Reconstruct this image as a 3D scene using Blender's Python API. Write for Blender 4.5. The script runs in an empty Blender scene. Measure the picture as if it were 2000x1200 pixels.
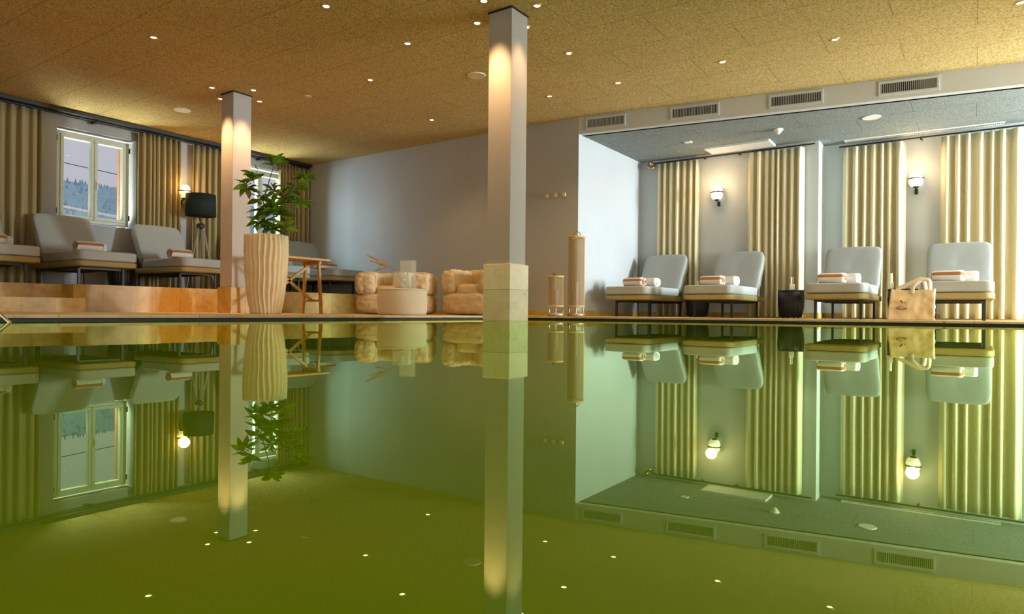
import bpy, bmesh, math, random
from mathutils import Vector, Matrix, noise
random.seed(7)
PI = math.pi
S = bpy.context.scene
COL = S.collection

# ------------------------------------------------------------------ camera
H_CAM = 0.075
YAW = math.radians(34.6)
CAM_M = Matrix.Translation((0, 0, H_CAM)) @ Matrix.Rotation(YAW, 4, 'Z') @ Matrix.Rotation(PI/2, 4, 'X') @ Matrix.Rotation(0.0095, 4, 'Z')
cam = bpy.data.cameras.new('camera'); co = bpy.data.objects.new('camera', cam); COL.objects.link(co)
co.matrix_world = CAM_M
cam.sensor_width = 36; cam.lens = 36*1310/2000; cam.shift_y = 11/2000
cam.clip_start = 0.02; cam.clip_end = 1000
S.camera = co
S.view_settings.view_transform = 'Standard'; S.view_settings.look = 'None'
S.view_settings.exposure = 0.0; S.view_settings.gamma = 1.0; S.view_settings.use_curve_mapping = False

def ray(px, py):
    d = Vector(((px-1000)/1310, -(py-611)/1310, -1))
    return CAM_M.to_3x3() @ d
O = Vector((0, 0, H_CAM))
def on_z(px, py, z):
    d = ray(px, py); return O + d*((z-H_CAM)/d.z)
def on_u(px, py, u):
    d = ray(px, py); return O + d*(u/d.x)
def on_v(px, py, v):
    d = ray(px, py); return O + d*(v/d.y)
def on_plane(px, py, p, n):
    d = ray(px, py); return O + d*((Vector(p)-O).dot(n)/d.dot(n))
def at_depth(px, py, z):
    return O + ray(px, py)*z          # z = distance along the viewing axis

# ------------------------------------------------------------------ materials
def new_mat(name):
    m = bpy.data.materials.new(name); m.use_nodes = True
    nt = m.node_tree; return m, nt, nt.nodes['Principled BSDF']
def N(nt, t, **k):
    n = nt.nodes.new(t)
    for a, b in k.items(): setattr(n, a, b)
    return n
def setin(n, **k):
    for a, b in k.items(): n.inputs[a.replace('_', ' ')].default_value = b
def coords(nt, scale=(1, 1, 1), rot=(0, 0, 0), src='Object'):
    tc = N(nt, 'ShaderNodeTexCoord'); mp = N(nt, 'ShaderNodeMapping')
    mp.inputs['Scale'].default_value = scale; mp.inputs['Rotation'].default_value = rot
    nt.links.new(tc.outputs[src], mp.inputs['Vector']); return mp.outputs['Vector']
def c4(c): return (c[0], c[1], c[2], 1)
def ramp(nt, fac, stops):
    r = N(nt, 'ShaderNodeValToRGB'); e = r.color_ramp.elements
    while len(e) < len(stops): e.new(0.5)
    for i, (p, c) in enumerate(stops): e[i].position = p; e[i].color = c4(c)
    nt.links.new(fac, r.inputs['Fac']); return r.outputs['Color']
def noise_tex(nt, vec, scale, detail=3, rough=.55, dist=0):
    n = N(nt, 'ShaderNodeTexNoise'); setin(n, Scale=scale, Detail=detail, Roughness=rough, Distortion=dist)
    nt.links.new(vec, n.inputs['Vector']); return n.outputs['Fac']
def bump(nt, b, fac, strength=.3, dist=.01):
    n = N(nt, 'ShaderNodeBump'); setin(n, Strength=strength, Distance=dist)
    nt.links.new(fac, n.inputs['Height']); nt.links.new(n.outputs['Normal'], b.inputs['Normal'])
def mixc(nt, fac, a, b, mode='MIX'):
    m = N(nt, 'ShaderNodeMix', data_type='RGBA', blend_type=mode)
    for s, v in ((6, a), (7, b)):
        if isinstance(v, tuple): m.inputs[s].default_value = c4(v)
        else: nt.links.new(v, m.inputs[s])
    if isinstance(fac, (int, float)): m.inputs[0].default_value = fac
    else: nt.links.new(fac, m.inputs[0])
    return m.outputs[2]

def simple(name, c, rough=.6, metal=0, vary=.12, scale=12, bmp=0, bscale=60, spec=.5, bdist=.004, sheen=0):
    m, nt, b = new_mat(name); v = coords(nt)
    f = noise_tex(nt, v, scale)
    d = tuple(x*(1-vary) for x in c); l = tuple(min(1, x*(1+vary)) for x in c)
    nt.links.new(ramp(nt, f, [(.3, d), (.7, l)]), b.inputs['Base Color'])
    setin(b, Roughness=rough, Metallic=metal); b.inputs['Specular IOR Level'].default_value = spec
    if sheen: b.inputs['Sheen Weight'].default_value = sheen
    if bmp: bump(nt, b, noise_tex(nt, v, bscale, 4), bmp, bdist)
    return m

M = {}
M['plaster'] = simple('plaster_blue_grey', (.41, .425, .435), .75, vary=.03, scale=1.5, bmp=.08, bscale=180)
M['plaster_light'] = simple('plaster_column', (.43, .41, .385), .75, vary=.03, scale=2, bmp=.06, bscale=160)
M['plaster_alcove_lit'] = simple('plaster_alcove_lit', (.56, .60, .59), .75, vary=.03, scale=1.5, bmp=.08, bscale=180)  # same paint as the other walls, brightened to stand for alcove light
M['beam'] = simple('beam_plaster', (.50, .51, .50), .7, vary=.03, scale=2, bmp=.05, bscale=160)

def wood_wool(name, dark, mid, light):
    m, nt, b = new_mat(name); v = coords(nt)
    f = noise_tex(nt, v, 70, 2, .7, .9)
    f2 = noise_tex(nt, v, 1.1, 2)
    c = ramp(nt, f, [(.30, dark), (.47, mid), (.68, light)])
    c = mixc(nt, ramp(nt, f2, [(.3, (0, 0, 0)), (.7, (.25, .25, .25))]), c, tuple(x*.8 for x in mid))
    br = N(nt, 'ShaderNodeTexBrick', offset=0.5)
    setin(br, Scale=1.0, Mortar_Size=.0035, Brick_Width=1.25, Row_Height=.625, Mortar_Smooth=.4)
    br.inputs['Color1'].default_value = br.inputs['Color2'].default_value = (1, 1, 1, 1)
    br.inputs['Mortar'].default_value = (.45, .45, .45, 1)
    nt.links.new(v, br.inputs['Vector'])
    c = mixc(nt, 1.0, c, br.outputs['Color'], 'MULTIPLY')
    nt.links.new(c, b.inputs['Base Color']); setin(b, Roughness=.95)
    b.inputs['Specular IOR Level'].default_value = .1
    bump(nt, b, f, .4, .004)
    return m
M['ceiling'] = wood_wool('wood_wool_warm_lit', (.20, .135, .04), (.50, .365, .14), (.80, .63, .32))  # warm lamplight put into the golden albedo of cream panels
M['ceiling_grey'] = wood_wool('wood_wool_grey', (.09, .105, .10), (.21, .24, .24), (.38, .42, .41))

def limestone(name, base, dark, light, tile=None, axes='yz', rough=.35, off=0.0, mort=.0025, shift=(0, 0)):
    m, nt, b = new_mat(name)
    tc = N(nt, 'ShaderNodeTexCoord'); v = tc.outputs['Object']
    f = noise_tex(nt, v, 2.2, 6, .62, .8); f2 = noise_tex(nt, v, 9, 8, .7, 1.5)
    c = ramp(nt, f, [(.30, dark), (.5, base), (.72, light)])
    c = mixc(nt, ramp(nt, f2, [(.54, (0, 0, 0)), (.68, (.42, .42, .42))]), c, tuple(x*.55 for x in dark))
    if tile:
        sx = N(nt, 'ShaderNodeSeparateXYZ'); nt.links.new(v, sx.inputs[0])
        cb = N(nt, 'ShaderNodeCombineXYZ')
        idx = {'x': 0, 'y': 1, 'z': 2}
        for k, a in enumerate(axes):
            ad = N(nt, 'ShaderNodeMath', operation='ADD'); ad.inputs[1].default_value = shift[k]
            nt.links.new(sx.outputs[idx[a]], ad.inputs[0]); nt.links.new(ad.outputs[0], cb.inputs[k])
        br = N(nt, 'ShaderNodeTexBrick', offset=off)
        setin(br, Scale=1.0, Mortar_Size=mort, Brick_Width=tile[0], Row_Height=tile[1], Mortar_Smooth=.3)
        br.inputs['Color1'].default_value = (1, 1, 1, 1); br.inputs['Color2'].default_value = (.80, .80, .78, 1)
        br.inputs['Mortar'].default_value = (.5, .45, .38, 1)
        nt.links.new(cb.outputs[0], br.inputs['Vector'])
        c = mixc(nt, 1.0, c, br.outputs['Color'], 'MULTIPLY')
    nt.links.new(c, b.inputs['Base Color']); setin(b, Roughness=rough)
    return m
ST = ((.58, .37, .085), (.38, .21, .035), (.72, .53, .20))
M['stone_front'] = limestone('limestone_riser', ST[0], ST[1], ST[2], (.31, .6), 'yz', .4, shift=(-.05, .2))
M['stone_deck'] = limestone('limestone_deck', (.66, .46, .22), (.52, .33, .13), (.78, .60, .34), (.9, .9), 'xy', .45)
M['stone_base'] = limestone('limestone_column_base', (.86, .79, .56), (.76, .67, .42), (.92, .87, .68), (2, .274), 'yz', .35, shift=(.7, .042))
M['stone_trim'] = limestone('limestone_trim', ST[0], ST[1], ST[2], (.6, .5), 'xz', .4, shift=(0, .3))
M['rim'] = simple('pool_rim_dark', (.03, .018, .012), .6, vary=.4, scale=40)

def curtain_mat(name, c):
    m, nt, b = new_mat(name); v = coords(nt, (1, 1, .15))
    f = noise_tex(nt, v, 160, 3); f2 = noise_tex(nt, v, 6, 2)
    cc = ramp(nt, f, [(.3, tuple(x*.88 for x in c)), (.7, c)])
    cc = mixc(nt, ramp(nt, f2, [(.3, (0,)*3), (.7, (.3,)*3)]), cc, tuple(x*.85 for x in c))
    nt.links.new(cc, b.inputs['Base Color']); setin(b, Roughness=.85)
    b.inputs['Specular IOR Level'].default_value = .15
    tr = N(nt, 'ShaderNodeBsdfTranslucent'); nt.links.new(cc, tr.inputs['Color'])
    mx = N(nt, 'ShaderNodeMixShader'); mx.inputs[0].default_value = .10
    nt.links.new(b.outputs[0], mx.inputs[1]); nt.links.new(tr.outputs[0], mx.inputs[2])
    nt.links.new(mx.outputs[0], nt.nodes['Material Output'].inputs['Surface'])
    return m
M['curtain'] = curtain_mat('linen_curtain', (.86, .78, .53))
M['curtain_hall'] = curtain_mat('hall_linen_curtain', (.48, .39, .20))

def fabric(name, c, c2, sc=320, bmp=.35):
    m, nt, b = new_mat(name); v = coords(nt)
    f = noise_tex(nt, v, sc, 3, .7); g = noise_tex(nt, v, 5, 4)
    cc = ramp(nt, f, [(.35, c2), (.62, c)])
    nt.links.new(cc, b.inputs['Base Color']); setin(b, Roughness=.9)
    b.inputs['Specular IOR Level'].default_value = .2; b.inputs['Sheen Weight'].default_value = .15
    h = N(nt, 'ShaderNodeMath', operation='MULTIPLY_ADD'); h.inputs[1].default_value = .06
    nt.links.new(f, h.inputs[0]); nt.links.new(g, h.inputs[2])
    bump(nt, b, h.outputs[0], bmp, .012); return m
M['cushion'] = fabric('grey_cushion_fabric', (.44, .46, .44), (.30, .32, .31))
M['bean'] = fabric('bean_bag_canvas', (.62, .47, .28), (.50, .36, .19), 260, .6)
M['pouf'] = fabric('pouf_boucle', (.66, .56, .42), (.52, .43, .31), 240, .4)
M['tote'] = fabric('tote_canvas', (.72, .58, .36), (.62, .47, .27), 420, .5)
M['tote_light'] = fabric('tote_webbing', (.82, .72, .56), (.72, .61, .45), 420, .3)

def wicker():
    m, nt, b = new_mat('wicker_weave'); v = coords(nt)
    w = N(nt, 'ShaderNodeTexWave', wave_type='BANDS', bands_direction='DIAGONAL'); setin(w, Scale=95, Distortion=6, Detail=3)
    nt.links.new(v, w.inputs['Vector'])
    nt.links.new(ramp(nt, w.outputs['Fac'], [(.1, (.26, .20, .06)), (.8, (.50, .40, .17))]), b.inputs['Base Color'])
    setin(b, Roughness=.65); bump(nt, b, w.outputs['Fac'], .6, .004); return m
M['wicker'] = wicker()
M['black_metal'] = simple('black_metal', (.018, .018, .018), .45, vary=.2)
M['black_wood'] = simple('black_stained_wood', (.012, .011, .011), .38, vary=.5, scale=20, bmp=.25, bscale=35)
M['white_paint'] = simple('white_paint', (.72, .74, .70), .4, vary=.03)
M['white_plastic'] = simple('white_plastic', (.82, .82, .78), .4, vary=.02)
M['window_wood'] = simple('cream_painted_wood', (.62, .64, .52), .45, vary=.05)
M['vent_dark'] = simple('vent_black', (.01, .01, .01), .8)
M['brass'] = simple('brushed_brass', (.72, .48, .2), .3, 1.0, vary=.1)
M['steel'] = simple('stainless_steel', (.62, .60, .57), .22, 1.0, vary=.05)
M['knob'] = simple('pale_gold_knob', (.80, .62, .34), .4, .2, vary=.05)
M['soil'] = simple('potting_soil', (.05, .03, .02), .95, vary=.4, scale=50, bmp=.6)
M['shade'] = simple('dark_green_shade', (.006, .016, .012), .8, vary=.15, scale=60)
M['bark'] = simple('stem_bark', (.10, .06, .03), .8, vary=.3, scale=40)
M['pampas'] = simple('dried_pampas', (.60, .34, .14), .9, vary=.3, scale=50)
M['dry_stem'] = simple('dried_stem', (.26, .24, .10), .8, vary=.2)
M['rope'] = simple('paper_cord', (.40, .29, .15), .8, vary=.15, scale=60)
M['lantern_rim'] = simple('lantern_rim', (.50, .35, .15), .6, vary=.15, scale=30)
M['lantern_base'] = simple('lantern_base_metal', (.36, .30, .24), .45, .5, vary=.1)
M['candle'] = simple('candle_wax', (.86, .70, .55), .5, vary=.03)
M['ink_red'] = simple('print_red', (.32, .01, .008), .7, vary=.1)
M['ink_dark'] = simple('print_dark', (.10, .02, .012), .7, vary=.1)
M['white_terry'] = fabric('white_terry', (.84, .82, .80), (.70, .68, .66), 200, .8)
M['terracotta'] = simple('shutter_terracotta', (.5, .2, .1), .7)
M['jar_white'] = simple('glazed_jar', (.80, .74, .58), .3, vary=.04)

def wood(name, c, d):
    m, nt, b = new_mat(name); v = coords(nt, (14, 2, 2))
    f = noise_tex(nt, v, 3, 5, .6, 1)
    nt.links.new(ramp(nt, f, [(.3, d), (.7, c)]), b.inputs['Base Color']); setin(b, Roughness=.45); return m
M['oak'] = wood('warm_oak', (.52, .31, .09), (.36, .19, .04))

def stripes():
    m, nt, b = new_mat('striped_terry'); v = coords(nt)
    sx = N(nt, 'ShaderNodeSeparateXYZ'); nt.links.new(v, sx.inputs[0])
    at = N(nt, 'ShaderNodeMath', operation='ARCTAN2'); nt.links.new(sx.outputs[2], at.inputs[0]); nt.links.new(sx.outputs[1], at.inputs[1])
    ml = N(nt, 'ShaderNodeMath', operation='MULTIPLY'); ml.inputs[1].default_value = 5; nt.links.new(at.outputs[0], ml.inputs[0])
    sn = N(nt, 'ShaderNodeMath', operation='SINE'); nt.links.new(ml.outputs[0], sn.inputs[0])
    c = ramp(nt, sn.outputs[0], [(.35, (.78, .70, .62)), (.5, (.42, .17, .06))])
    nt.links.new(c, b.inputs['Base Color']); setin(b, Roughness=.95)
    bump(nt, b, noise_tex(nt, v, 220, 2), .8, .006); return m
M['striped_terry'] = stripes()
def swirl():
    m, nt, b = new_mat('rolled_towel_end'); v = coords(nt)
    sx = N(nt, 'ShaderNodeSeparateXYZ'); nt.links.new(v, sx.inputs[0])
    cb = N(nt, 'ShaderNodeCombineXYZ'); nt.links.new(sx.outputs[1], cb.inputs[0])
    m2 = N(nt, 'ShaderNodeMath', operation='MULTIPLY'); m2.inputs[1].default_value = 1.4
    nt.links.new(sx.outputs[2], m2.inputs[0]); nt.links.new(m2.outputs[0], cb.inputs[1])
    w = N(nt, 'ShaderNodeTexWave', wave_type='RINGS', rings_direction='Z'); setin(w, Scale=20, Distortion=3, Detail=1)
    nt.links.new(cb.outputs[0], w.inputs['Vector'])
    nt.links.new(ramp(nt, w.outputs['Fac'], [(.35, (.42, .18, .07)), (.6, (.82, .76, .7))]), b.inputs['Base Color'])
    setin(b, Roughness=.95); bump(nt, b, w.outputs['Fac'], .8, .006); return m
M['towel_end'] = swirl()

def leafm(name, a, c):
    m, nt, b = new_mat(name); v = coords(nt)
    f = noise_tex(nt, v, 9, 2)
    cc = ramp(nt, f, [(.3, a), (.7, c)])
    nt.links.new(cc, b.inputs['Base Color']); setin(b, Roughness=.35)
    tr = N(nt, 'ShaderNodeBsdfTranslucent'); nt.links.new(cc, tr.inputs['Color'])
    mx = N(nt, 'ShaderNodeMixShader'); mx.inputs[0].default_value = .3
    nt.links.new(b.outputs[0], mx.inputs[1]); nt.links.new(tr.outputs[0], mx.inputs[2])
    nt.links.new(mx.outputs[0], nt.nodes['Material Output'].inputs['Surface']); return m
M['leaf'] = leafm('glossy_leaf', (.04, .13, .008), (.22, .38, .02))
M['leaf_yellow'] = leafm('yellow_leaf', (.60, .36, .01), (.75, .5, .03))

def pot_mat():
    m, nt, b = new_mat('cream_fluted_ceramic'); v = coords(nt)
    f = noise_tex(nt, v, 6, 3)
    nt.links.new(ramp(nt, f, [(.3, (.72, .56, .32)), (.7, (.80, .66, .42))]), b.inputs['Base Color'])
    setin(b, Roughness=.55); return m
M['pot'] = pot_mat()

def glass(name, tint=(.95, .97, .96), backlit_white=.0, gl=1.0):
    m, nt, b = new_mat(name); nt.nodes.remove(b)
    t = N(nt, 'ShaderNodeBsdfTransparent'); t.inputs[0].default_value = c4(tint)
    g = N(nt, 'ShaderNodeBsdfGlossy'); g.inputs['Roughness'].default_value = .02
    lw = N(nt, 'ShaderNodeLayerWeight'); lw.inputs['Blend'].default_value = .5
    pw = N(nt, 'ShaderNodeMath', operation='POWER'); pw.inputs[1].default_value = 4; nt.links.new(lw.outputs['Facing'], pw.inputs[0])
    fr = N(nt, 'ShaderNodeMath', operation='MULTIPLY_ADD'); fr.inputs[1].default_value = .6; fr.inputs[2].default_value = .04; nt.links.new(pw.outputs[0], fr.inputs[0])
    mx = N(nt, 'ShaderNodeMixShader'); nt.links.new(fr.outputs[0], mx.inputs[0])
    nt.links.new(t.outputs[0], mx.inputs[1]); nt.links.new(g.outputs[0], mx.inputs[2])
    out = mx.outputs[0]
    if backlit_white:
        d = N(nt, 'ShaderNodeBsdfDiffuse'); d.inputs[0].default_value = (.9, .88, .82, 1)  # white diffuse share stands in for backlight in the clear glass
        m2 = N(nt, 'ShaderNodeMixShader'); m2.inputs[0].default_value = backlit_white
        nt.links.new(out, m2.inputs[1]); nt.links.new(d.outputs[0], m2.inputs[2]); out = m2.outputs[0]
    nt.links.new(out, nt.nodes['Material Output'].inputs['Surface']); return m
M['pane'] = glass('window_glass', (.96, .98, .98))
M['glassware'] = glass('clear_glassware', (.98, .99, .98), .13)

def emis(name, c, s):
    m, nt, b = new_mat(name)
    setin(b, Roughness=.3); b.inputs['Base Color'].default_value = (.85, .8, .7, 1)
    b.inputs['Emission Color'].default_value = c4(c); b.inputs['Emission Strength'].default_value = s; return m
M['lamp_glow'] = emis('downlight_glow', (1, .80, .52), 9)
M['globe_warm'] = emis('opal_globe_glow', (1, .62, .22), 1.35)
M['globe_day'] = emis('opal_globe_glow_pale', (1, .84, .60), 1.0)

def water():
    m, nt, b = new_mat('green_pool_water'); nt.nodes.remove(b)
    v = coords(nt)
    f = noise_tex(nt, v, .7, 3)
    d = N(nt, 'ShaderNodeBsdfDiffuse')
    nt.links.new(ramp(nt, f, [(.3, WATER_D[0]), (.7, WATER_D[1])]), d.inputs[0])
    g = N(nt, 'ShaderNodeBsdfGlossy'); g.inputs['Roughness'].default_value = .0
    g.inputs[0].default_value = WATER_G
    fr = N(nt, 'ShaderNodeFresnel'); fr.inputs['IOR'].default_value = WATER_IOR
    bp = N(nt, 'ShaderNodeBump'); setin(bp, Strength=.02, Distance=.002)
    nt.links.new(noise_tex(nt, v, 5, 2), bp.inputs['Height'])
    nt.links.new(bp.outputs[0], g.inputs['Normal'])
    mx = N(nt, 'ShaderNodeMixShader'); nt.links.new(fr.outputs[0], mx.inputs[0])
    nt.links.new(d.outputs[0], mx.inputs[1]); nt.links.new(g.outputs[0], mx.inputs[2])
    nt.links.new(mx.outputs[0], nt.nodes['Material Output'].inputs['Surface']); return m
WATER_D = ((.10, .20, .0), (.15, .25, .0)); WATER_G = (.78, 1.0, .60, 1); WATER_IOR = 2.0
M['water'] = water()
M['hill'] = simple('misty_hillside', (.34, .50, .58), 1, vary=.12, scale=.05, spec=0)  # distance haze put straight into the hill and tree colours
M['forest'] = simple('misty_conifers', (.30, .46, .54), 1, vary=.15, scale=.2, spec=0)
M['road'] = simple('pale_road', (.9, .9, .8), 1, spec=0)

# ------------------------------------------------------------------ mesh helpers
def link(name, me, mat, parent=None, smooth=False):
    o = bpy.data.objects.new(name, me); COL.objects.link(o)
    if mat is not None: me.materials.append(mat)
    if parent: o.parent = parent
    if smooth:
        for p in me.polygons: p.use_smooth = True
    return o
def fin(name, bm, mat, parent=None, smooth=False):
    bmesh.ops.recalc_face_normals(bm, faces=bm.faces)
    me = bpy.data.meshes.new(name); bm.to_mesh(me); bm.free()
    o = link(name, me, mat, parent, smooth)
    return o
def autosmooth(o, ang=40):
    for p in o.data.polygons: p.use_smooth = True
    bm = bmesh.new(); bm.from_mesh(o.data)
    for e in bm.edges:
        if len(e.link_faces) == 2 and e.calc_face_angle(0) > math.radians(ang): e.smooth = False
    bm.to_mesh(o.data); bm.free(); return o
def bx(bm, x0, x1, y0, y1, z0, z1, bev=0, mat=None):
    r = bmesh.ops.create_cube(bm, size=1)
    for v in r['verts']:
        v.co = Vector(((x0+x1)/2 + v.co.x*(x1-x0), (y0+y1)/2 + v.co.y*(y1-y0), (z0+z1)/2 + v.co.z*(z1-z0)))
    if bev:
        es = list({e for v in r['verts'] for e in v.link_edges})
        r2 = bmesh.ops.bevel(bm, geom=es, offset=bev, segments=2, affect='EDGES', profile=.5)
    if mat: bmesh.ops.transform(bm, matrix=mat, verts=r['verts'])
def prism(bm, pts, z0, z1):
    lo = [bm.verts.new((p[0], p[1], z0)) for p in pts]; hi = [bm.verts.new((p[0], p[1], z1)) for p in pts]
    n = len(pts)
    bm.faces.new(hi); bm.faces.new(lo[::-1])
    for i in range(n): bm.faces.new((lo[i], lo[(i+1) % n], hi[(i+1) % n], hi[i]))
def tube(bm, pts, r, seg=8, caps=True):
    pts = [Vector(p) for p in pts]; rings = []
    n = len(pts); rad = r if isinstance(r, (list, tuple)) else [r]*n
    up = Vector((0, 0, 1)); last = None
    for i, p in enumerate(pts):
        t = (pts[min(i+1, n-1)] - pts[max(i-1, 0)]).normalized()
        if last is None:
            a = t.cross(up) if abs(t.dot(up)) < .95 else t.cross(Vector((1, 0, 0)))
        else: a = last - t*last.dot(t)
        a.normalize(); last = a; b = t.cross(a)
        rings.append([bm.verts.new(p + (a*math.cos(q) + b*math.sin(q))*rad[i]) for q in [2*PI*k/seg for k in range(seg)]])
    for i in range(n-1):
        for k in range(seg):
            bm.faces.new((rings[i][k], rings[i][(k+1) % seg], rings[i+1][(k+1) % seg], rings[i+1][k]))
    if caps: bm.faces.new(rings[0][::-1]); bm.faces.new(rings[-1])
def lathe(bm, prof, seg=32, c=(0, 0, 0), fn=None):
    rings = []
    for r, z in prof:
        if r < 1e-6: rings.append([bm.verts.new((c[0], c[1], c[2]+z))]); continue
        ring = []
        for k in range(seg):
            a = 2*PI*k/seg; rr = r*(fn(a, z) if fn else 1)
            ring.append(bm.verts.new((c[0]+rr*math.cos(a), c[1]+rr*math.sin(a), c[2]+z)))
        rings.append(ring)
    for i in range(len(rings)-1):
        A, B = rings[i], rings[i+1]
        for k in range(seg):
            k2 = (k+1) % seg
            if len(A) == 1 and len(B) == 1: continue
            if len(A) == 1: bm.faces.new((A[0], B[k2], B[k]))
            elif len(B) == 1: bm.faces.new((A[k], A[k2], B[0]))
            else: bm.faces.new((A[k], A[k2], B[k2], B[k]))
def beam_between(bm, a, b, w, d, up=(0, 0, 1)):
    a, b = Vector(a), Vector(b); t = (b-a); L = t.length; t.normalize()
    s = t.cross(Vector(up)); 
    if s.length < 1e-3: s = Vector((1, 0, 0))
    s.normalize(); n = s.cross(t)
    m = Matrix((s, n, t)).transposed().to_4x4(); m.translation = (a+b)/2
    r = bmesh.ops.create_cube(bm, size=1)
    for v in r['verts']: v.co = m @ Vector((v.co.x*w, v.co.y*d, v.co.z*L))
def puff(sx, sy, sz, p=6, cuts=9, wr=0.0, wf=6, seed=0, mat=None, bm=None, taper=None, fine=0):
    bm = bm or bmesh.new(); r = bmesh.ops.create_cube(bm, size=2)
    vs0 = set(bm.verts)
    es = list({e for v in r['verts'] for e in v.link_edges})
    bmesh.ops.subdivide_edges(bm, edges=es, cuts=cuts, use_grid_fill=True)
    vs = [v for v in bm.verts if not v.tag]
    for v in vs:
        c = v.co
        L = (abs(c.x)**p + abs(c.y)**p + abs(c.z)**p)**(1/p)
        c = c/L
        q = Vector((c.x*sx/2, c.y*sy/2, c.z*sz/2))
        if taper: q = taper(q)
        if wr:
            q += q.normalized()*wr*noise.noise(Vector((q.x*wf+seed, q.y*wf, q.z*wf*1.6)))
            if fine: q -= q.normalized()*fine*max(0, 1-3.5*abs(noise.noise(Vector((q.x*11+seed, q.y*11, q.z*5)))))
        v.co = (mat @ q) if mat else q
        v.tag = True
    return bm
def empty(name, loc=(0, 0, 0), rz=0, label=None, cat=None, group=None, scale=None):
    o = bpy.data.objects.new(name, None); COL.objects.link(o); o.empty_display_size = .1
    o.location = loc; o.rotation_euler = (0, 0, rz)
    if scale: o.scale = scale
    return tag(o, label, cat, group)
def tag(o, label=None, cat=None, group=None, kind=None):
    if label: o['label'] = label
    if cat: o['category'] = cat
    if group: o['group'] = group
    if kind: o['kind'] = kind
    return o
def dup(root, loc, rz, label, group=None, scale=None):
    r = root.copy(); COL.objects.link(r); r.location = loc; r.rotation_euler = (0, 0, rz)
    if scale: r.scale = scale
    r['label'] = label
    if group: r['group'] = group
    for ch in list(root.children):
        c = ch.copy(); COL.objects.link(c); c.parent = r
        for g in list(ch.children):
            d = g.copy(); COL.objects.link(d); d.parent = c
    return r
def struct(o, label=None, cat=None):
    return tag(o, label, cat, kind='structure')

# ------------------------------------------------------------------ geometry constants
DECK = .036; PLAT = .355; CEIL = 2.775; ALC = 2.54
UL = -10.27; VB = 8.10; US = -4.50; VA1 = 10.20; VA2 = 10.60; UST = -1.82; UR = 3.0; VF = -4.0
PU = -4.60; PV = 6.50; K = .16            # pool edge, far edge slope
def pool_v(u): return PV + K*(u-PU)
def beam_v(u): return VB + K*(u-US)
BA = math.atan(K)

# floor / pool
bm = bmesh.new()
prism(bm, [(UL, VF), (PU, VF), (PU, PV), (UR, pool_v(UR)), (UR, VA2), (UST, VA2), (UST, VA1), (US, VA1), (US, VB), (UL, VB)], DECK-.019, DECK)
fl = struct(fin('floor', bm, M['stone_deck']), 'honey limestone pool deck with a pale rounded front edge', 'floor')
bm = bmesh.new(); i = .035
prism(bm, [(UL, VF), (PU-i, VF), (PU-i, PV+i), (UR, pool_v(UR)+i), (UR, VA2), (UL, VA2)], -.6, DECK-.019)
struct(fin('trim_1', bm, M['rim']), 'dark recessed overflow rim beneath the deck edge', 'pool rim')
bm = bmesh.new()
vs = [bm.verts.new((x, y, 0)) for x, y in [(PU-i, VF), (UR, VF), (UR, pool_v(UR)+i), (PU-i, PV+i)]]
bm.faces.new(vs)
w = fin('pool_water', bm, M['water']); tag(w, 'still green pool water mirroring the whole room', 'water', kind='stuff')

# platform and step
bm = bmesh.new()
PF = -8.45; PE = 3.45
prism(bm, [(UL, VF), (PF-.30, VF), (PF-.30, PE), (PF, PE), (PF, VB), (UL, VB)], DECK, PLAT)
struct(fin('floor_platform', bm, M['stone_front']), 'raised limestone platform carrying the loungers by the windows', 'platform')
bm = bmesh.new()
bx(bm, PF-.30, PF+.30, VF, PE, DECK, .19)
struct(fin('trim_2', bm, M['stone_front']), 'low limestone step at the left end of the platform', 'step')

# walls
def boxes(name, lst, mat, label, cat='wall'):
    bm = bmesh.new()
    for b in lst: bx(bm, *b)
    return struct(fin(name, bm, mat), label, cat)
W1 = (3.97, 5.02); W2 = (6.66, 7.70); WZ = (1.26, 2.56)
X0, X1 = UL-.30, UL
boxes('wall_left', [(X0, X1, VF, W1[0], 0, CEIL), (X0, X1, W1[1], W2[0], 0, CEIL), (X0, X1, W2[1], VB+.2, 0, CEIL),
      (X0, X1, W1[0], W1[1], 0, WZ[0]), (X0, X1, W1[0], W1[1], WZ[1], CEIL), (X0, X1, W2[0], W2[1], 0, WZ[0]), (X0, X1, W2[0], W2[1], WZ[1], CEIL)],
      M['plaster'], 'blue-grey plaster wall with two windows behind the platform')
boxes('wall_back', [(UL, US, VB, VB+.2, 0, CEIL)], M['plaster'], 'plain blue-grey back wall behind the bean bags')
boxes('wall_alcove_side', [(US-.2, US, VB+.2, VA1+.2, 0, CEIL)], M['plaster'], 'pale side wall of the curtained alcove')
boxes('wall_alcove_back', [(US, UST, VA1, VA1+.6, 0, CEIL), (UST, UR, VA2, VA2+.2, 0, CEIL)], M['plaster_alcove_lit'], 'alcove wall coloured paler for its daylight, with a shallow step behind the curtains')
bm = bmesh.new()
prism(bm, [(US, VB), (UR, beam_v(UR)), (UR, beam_v(UR)+.15), (US, VB+.15)], ALC, CEIL)
struct(fin('wall_beam', bm, M['beam']), 'long pale bulkhead carrying four air grilles above the alcove', 'bulkhead')
bm = bmesh.new()
prism(bm, [(UL, VF), (UR, VF), (UR, beam_v(UR)+.1), (US, VB+.1), (UL, VB)], CEIL, CEIL+.08)
struct(fin('ceiling', bm, M['ceiling']), 'wood-wool acoustic ceiling over the pool, tinted golden for the warm light', 'ceiling')
bm = bmesh.new()
prism(bm, [(US, VB+.1), (UR, beam_v(UR)+.1), (UR, VA2), (UST, VA2), (UST, VA1), (US, VA1)], ALC, ALC+.06)
struct(fin('ceiling_alcove', bm, M['ceiling_grey']), 'lower grey wood-wool ceiling of the alcove', 'ceiling')
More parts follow.
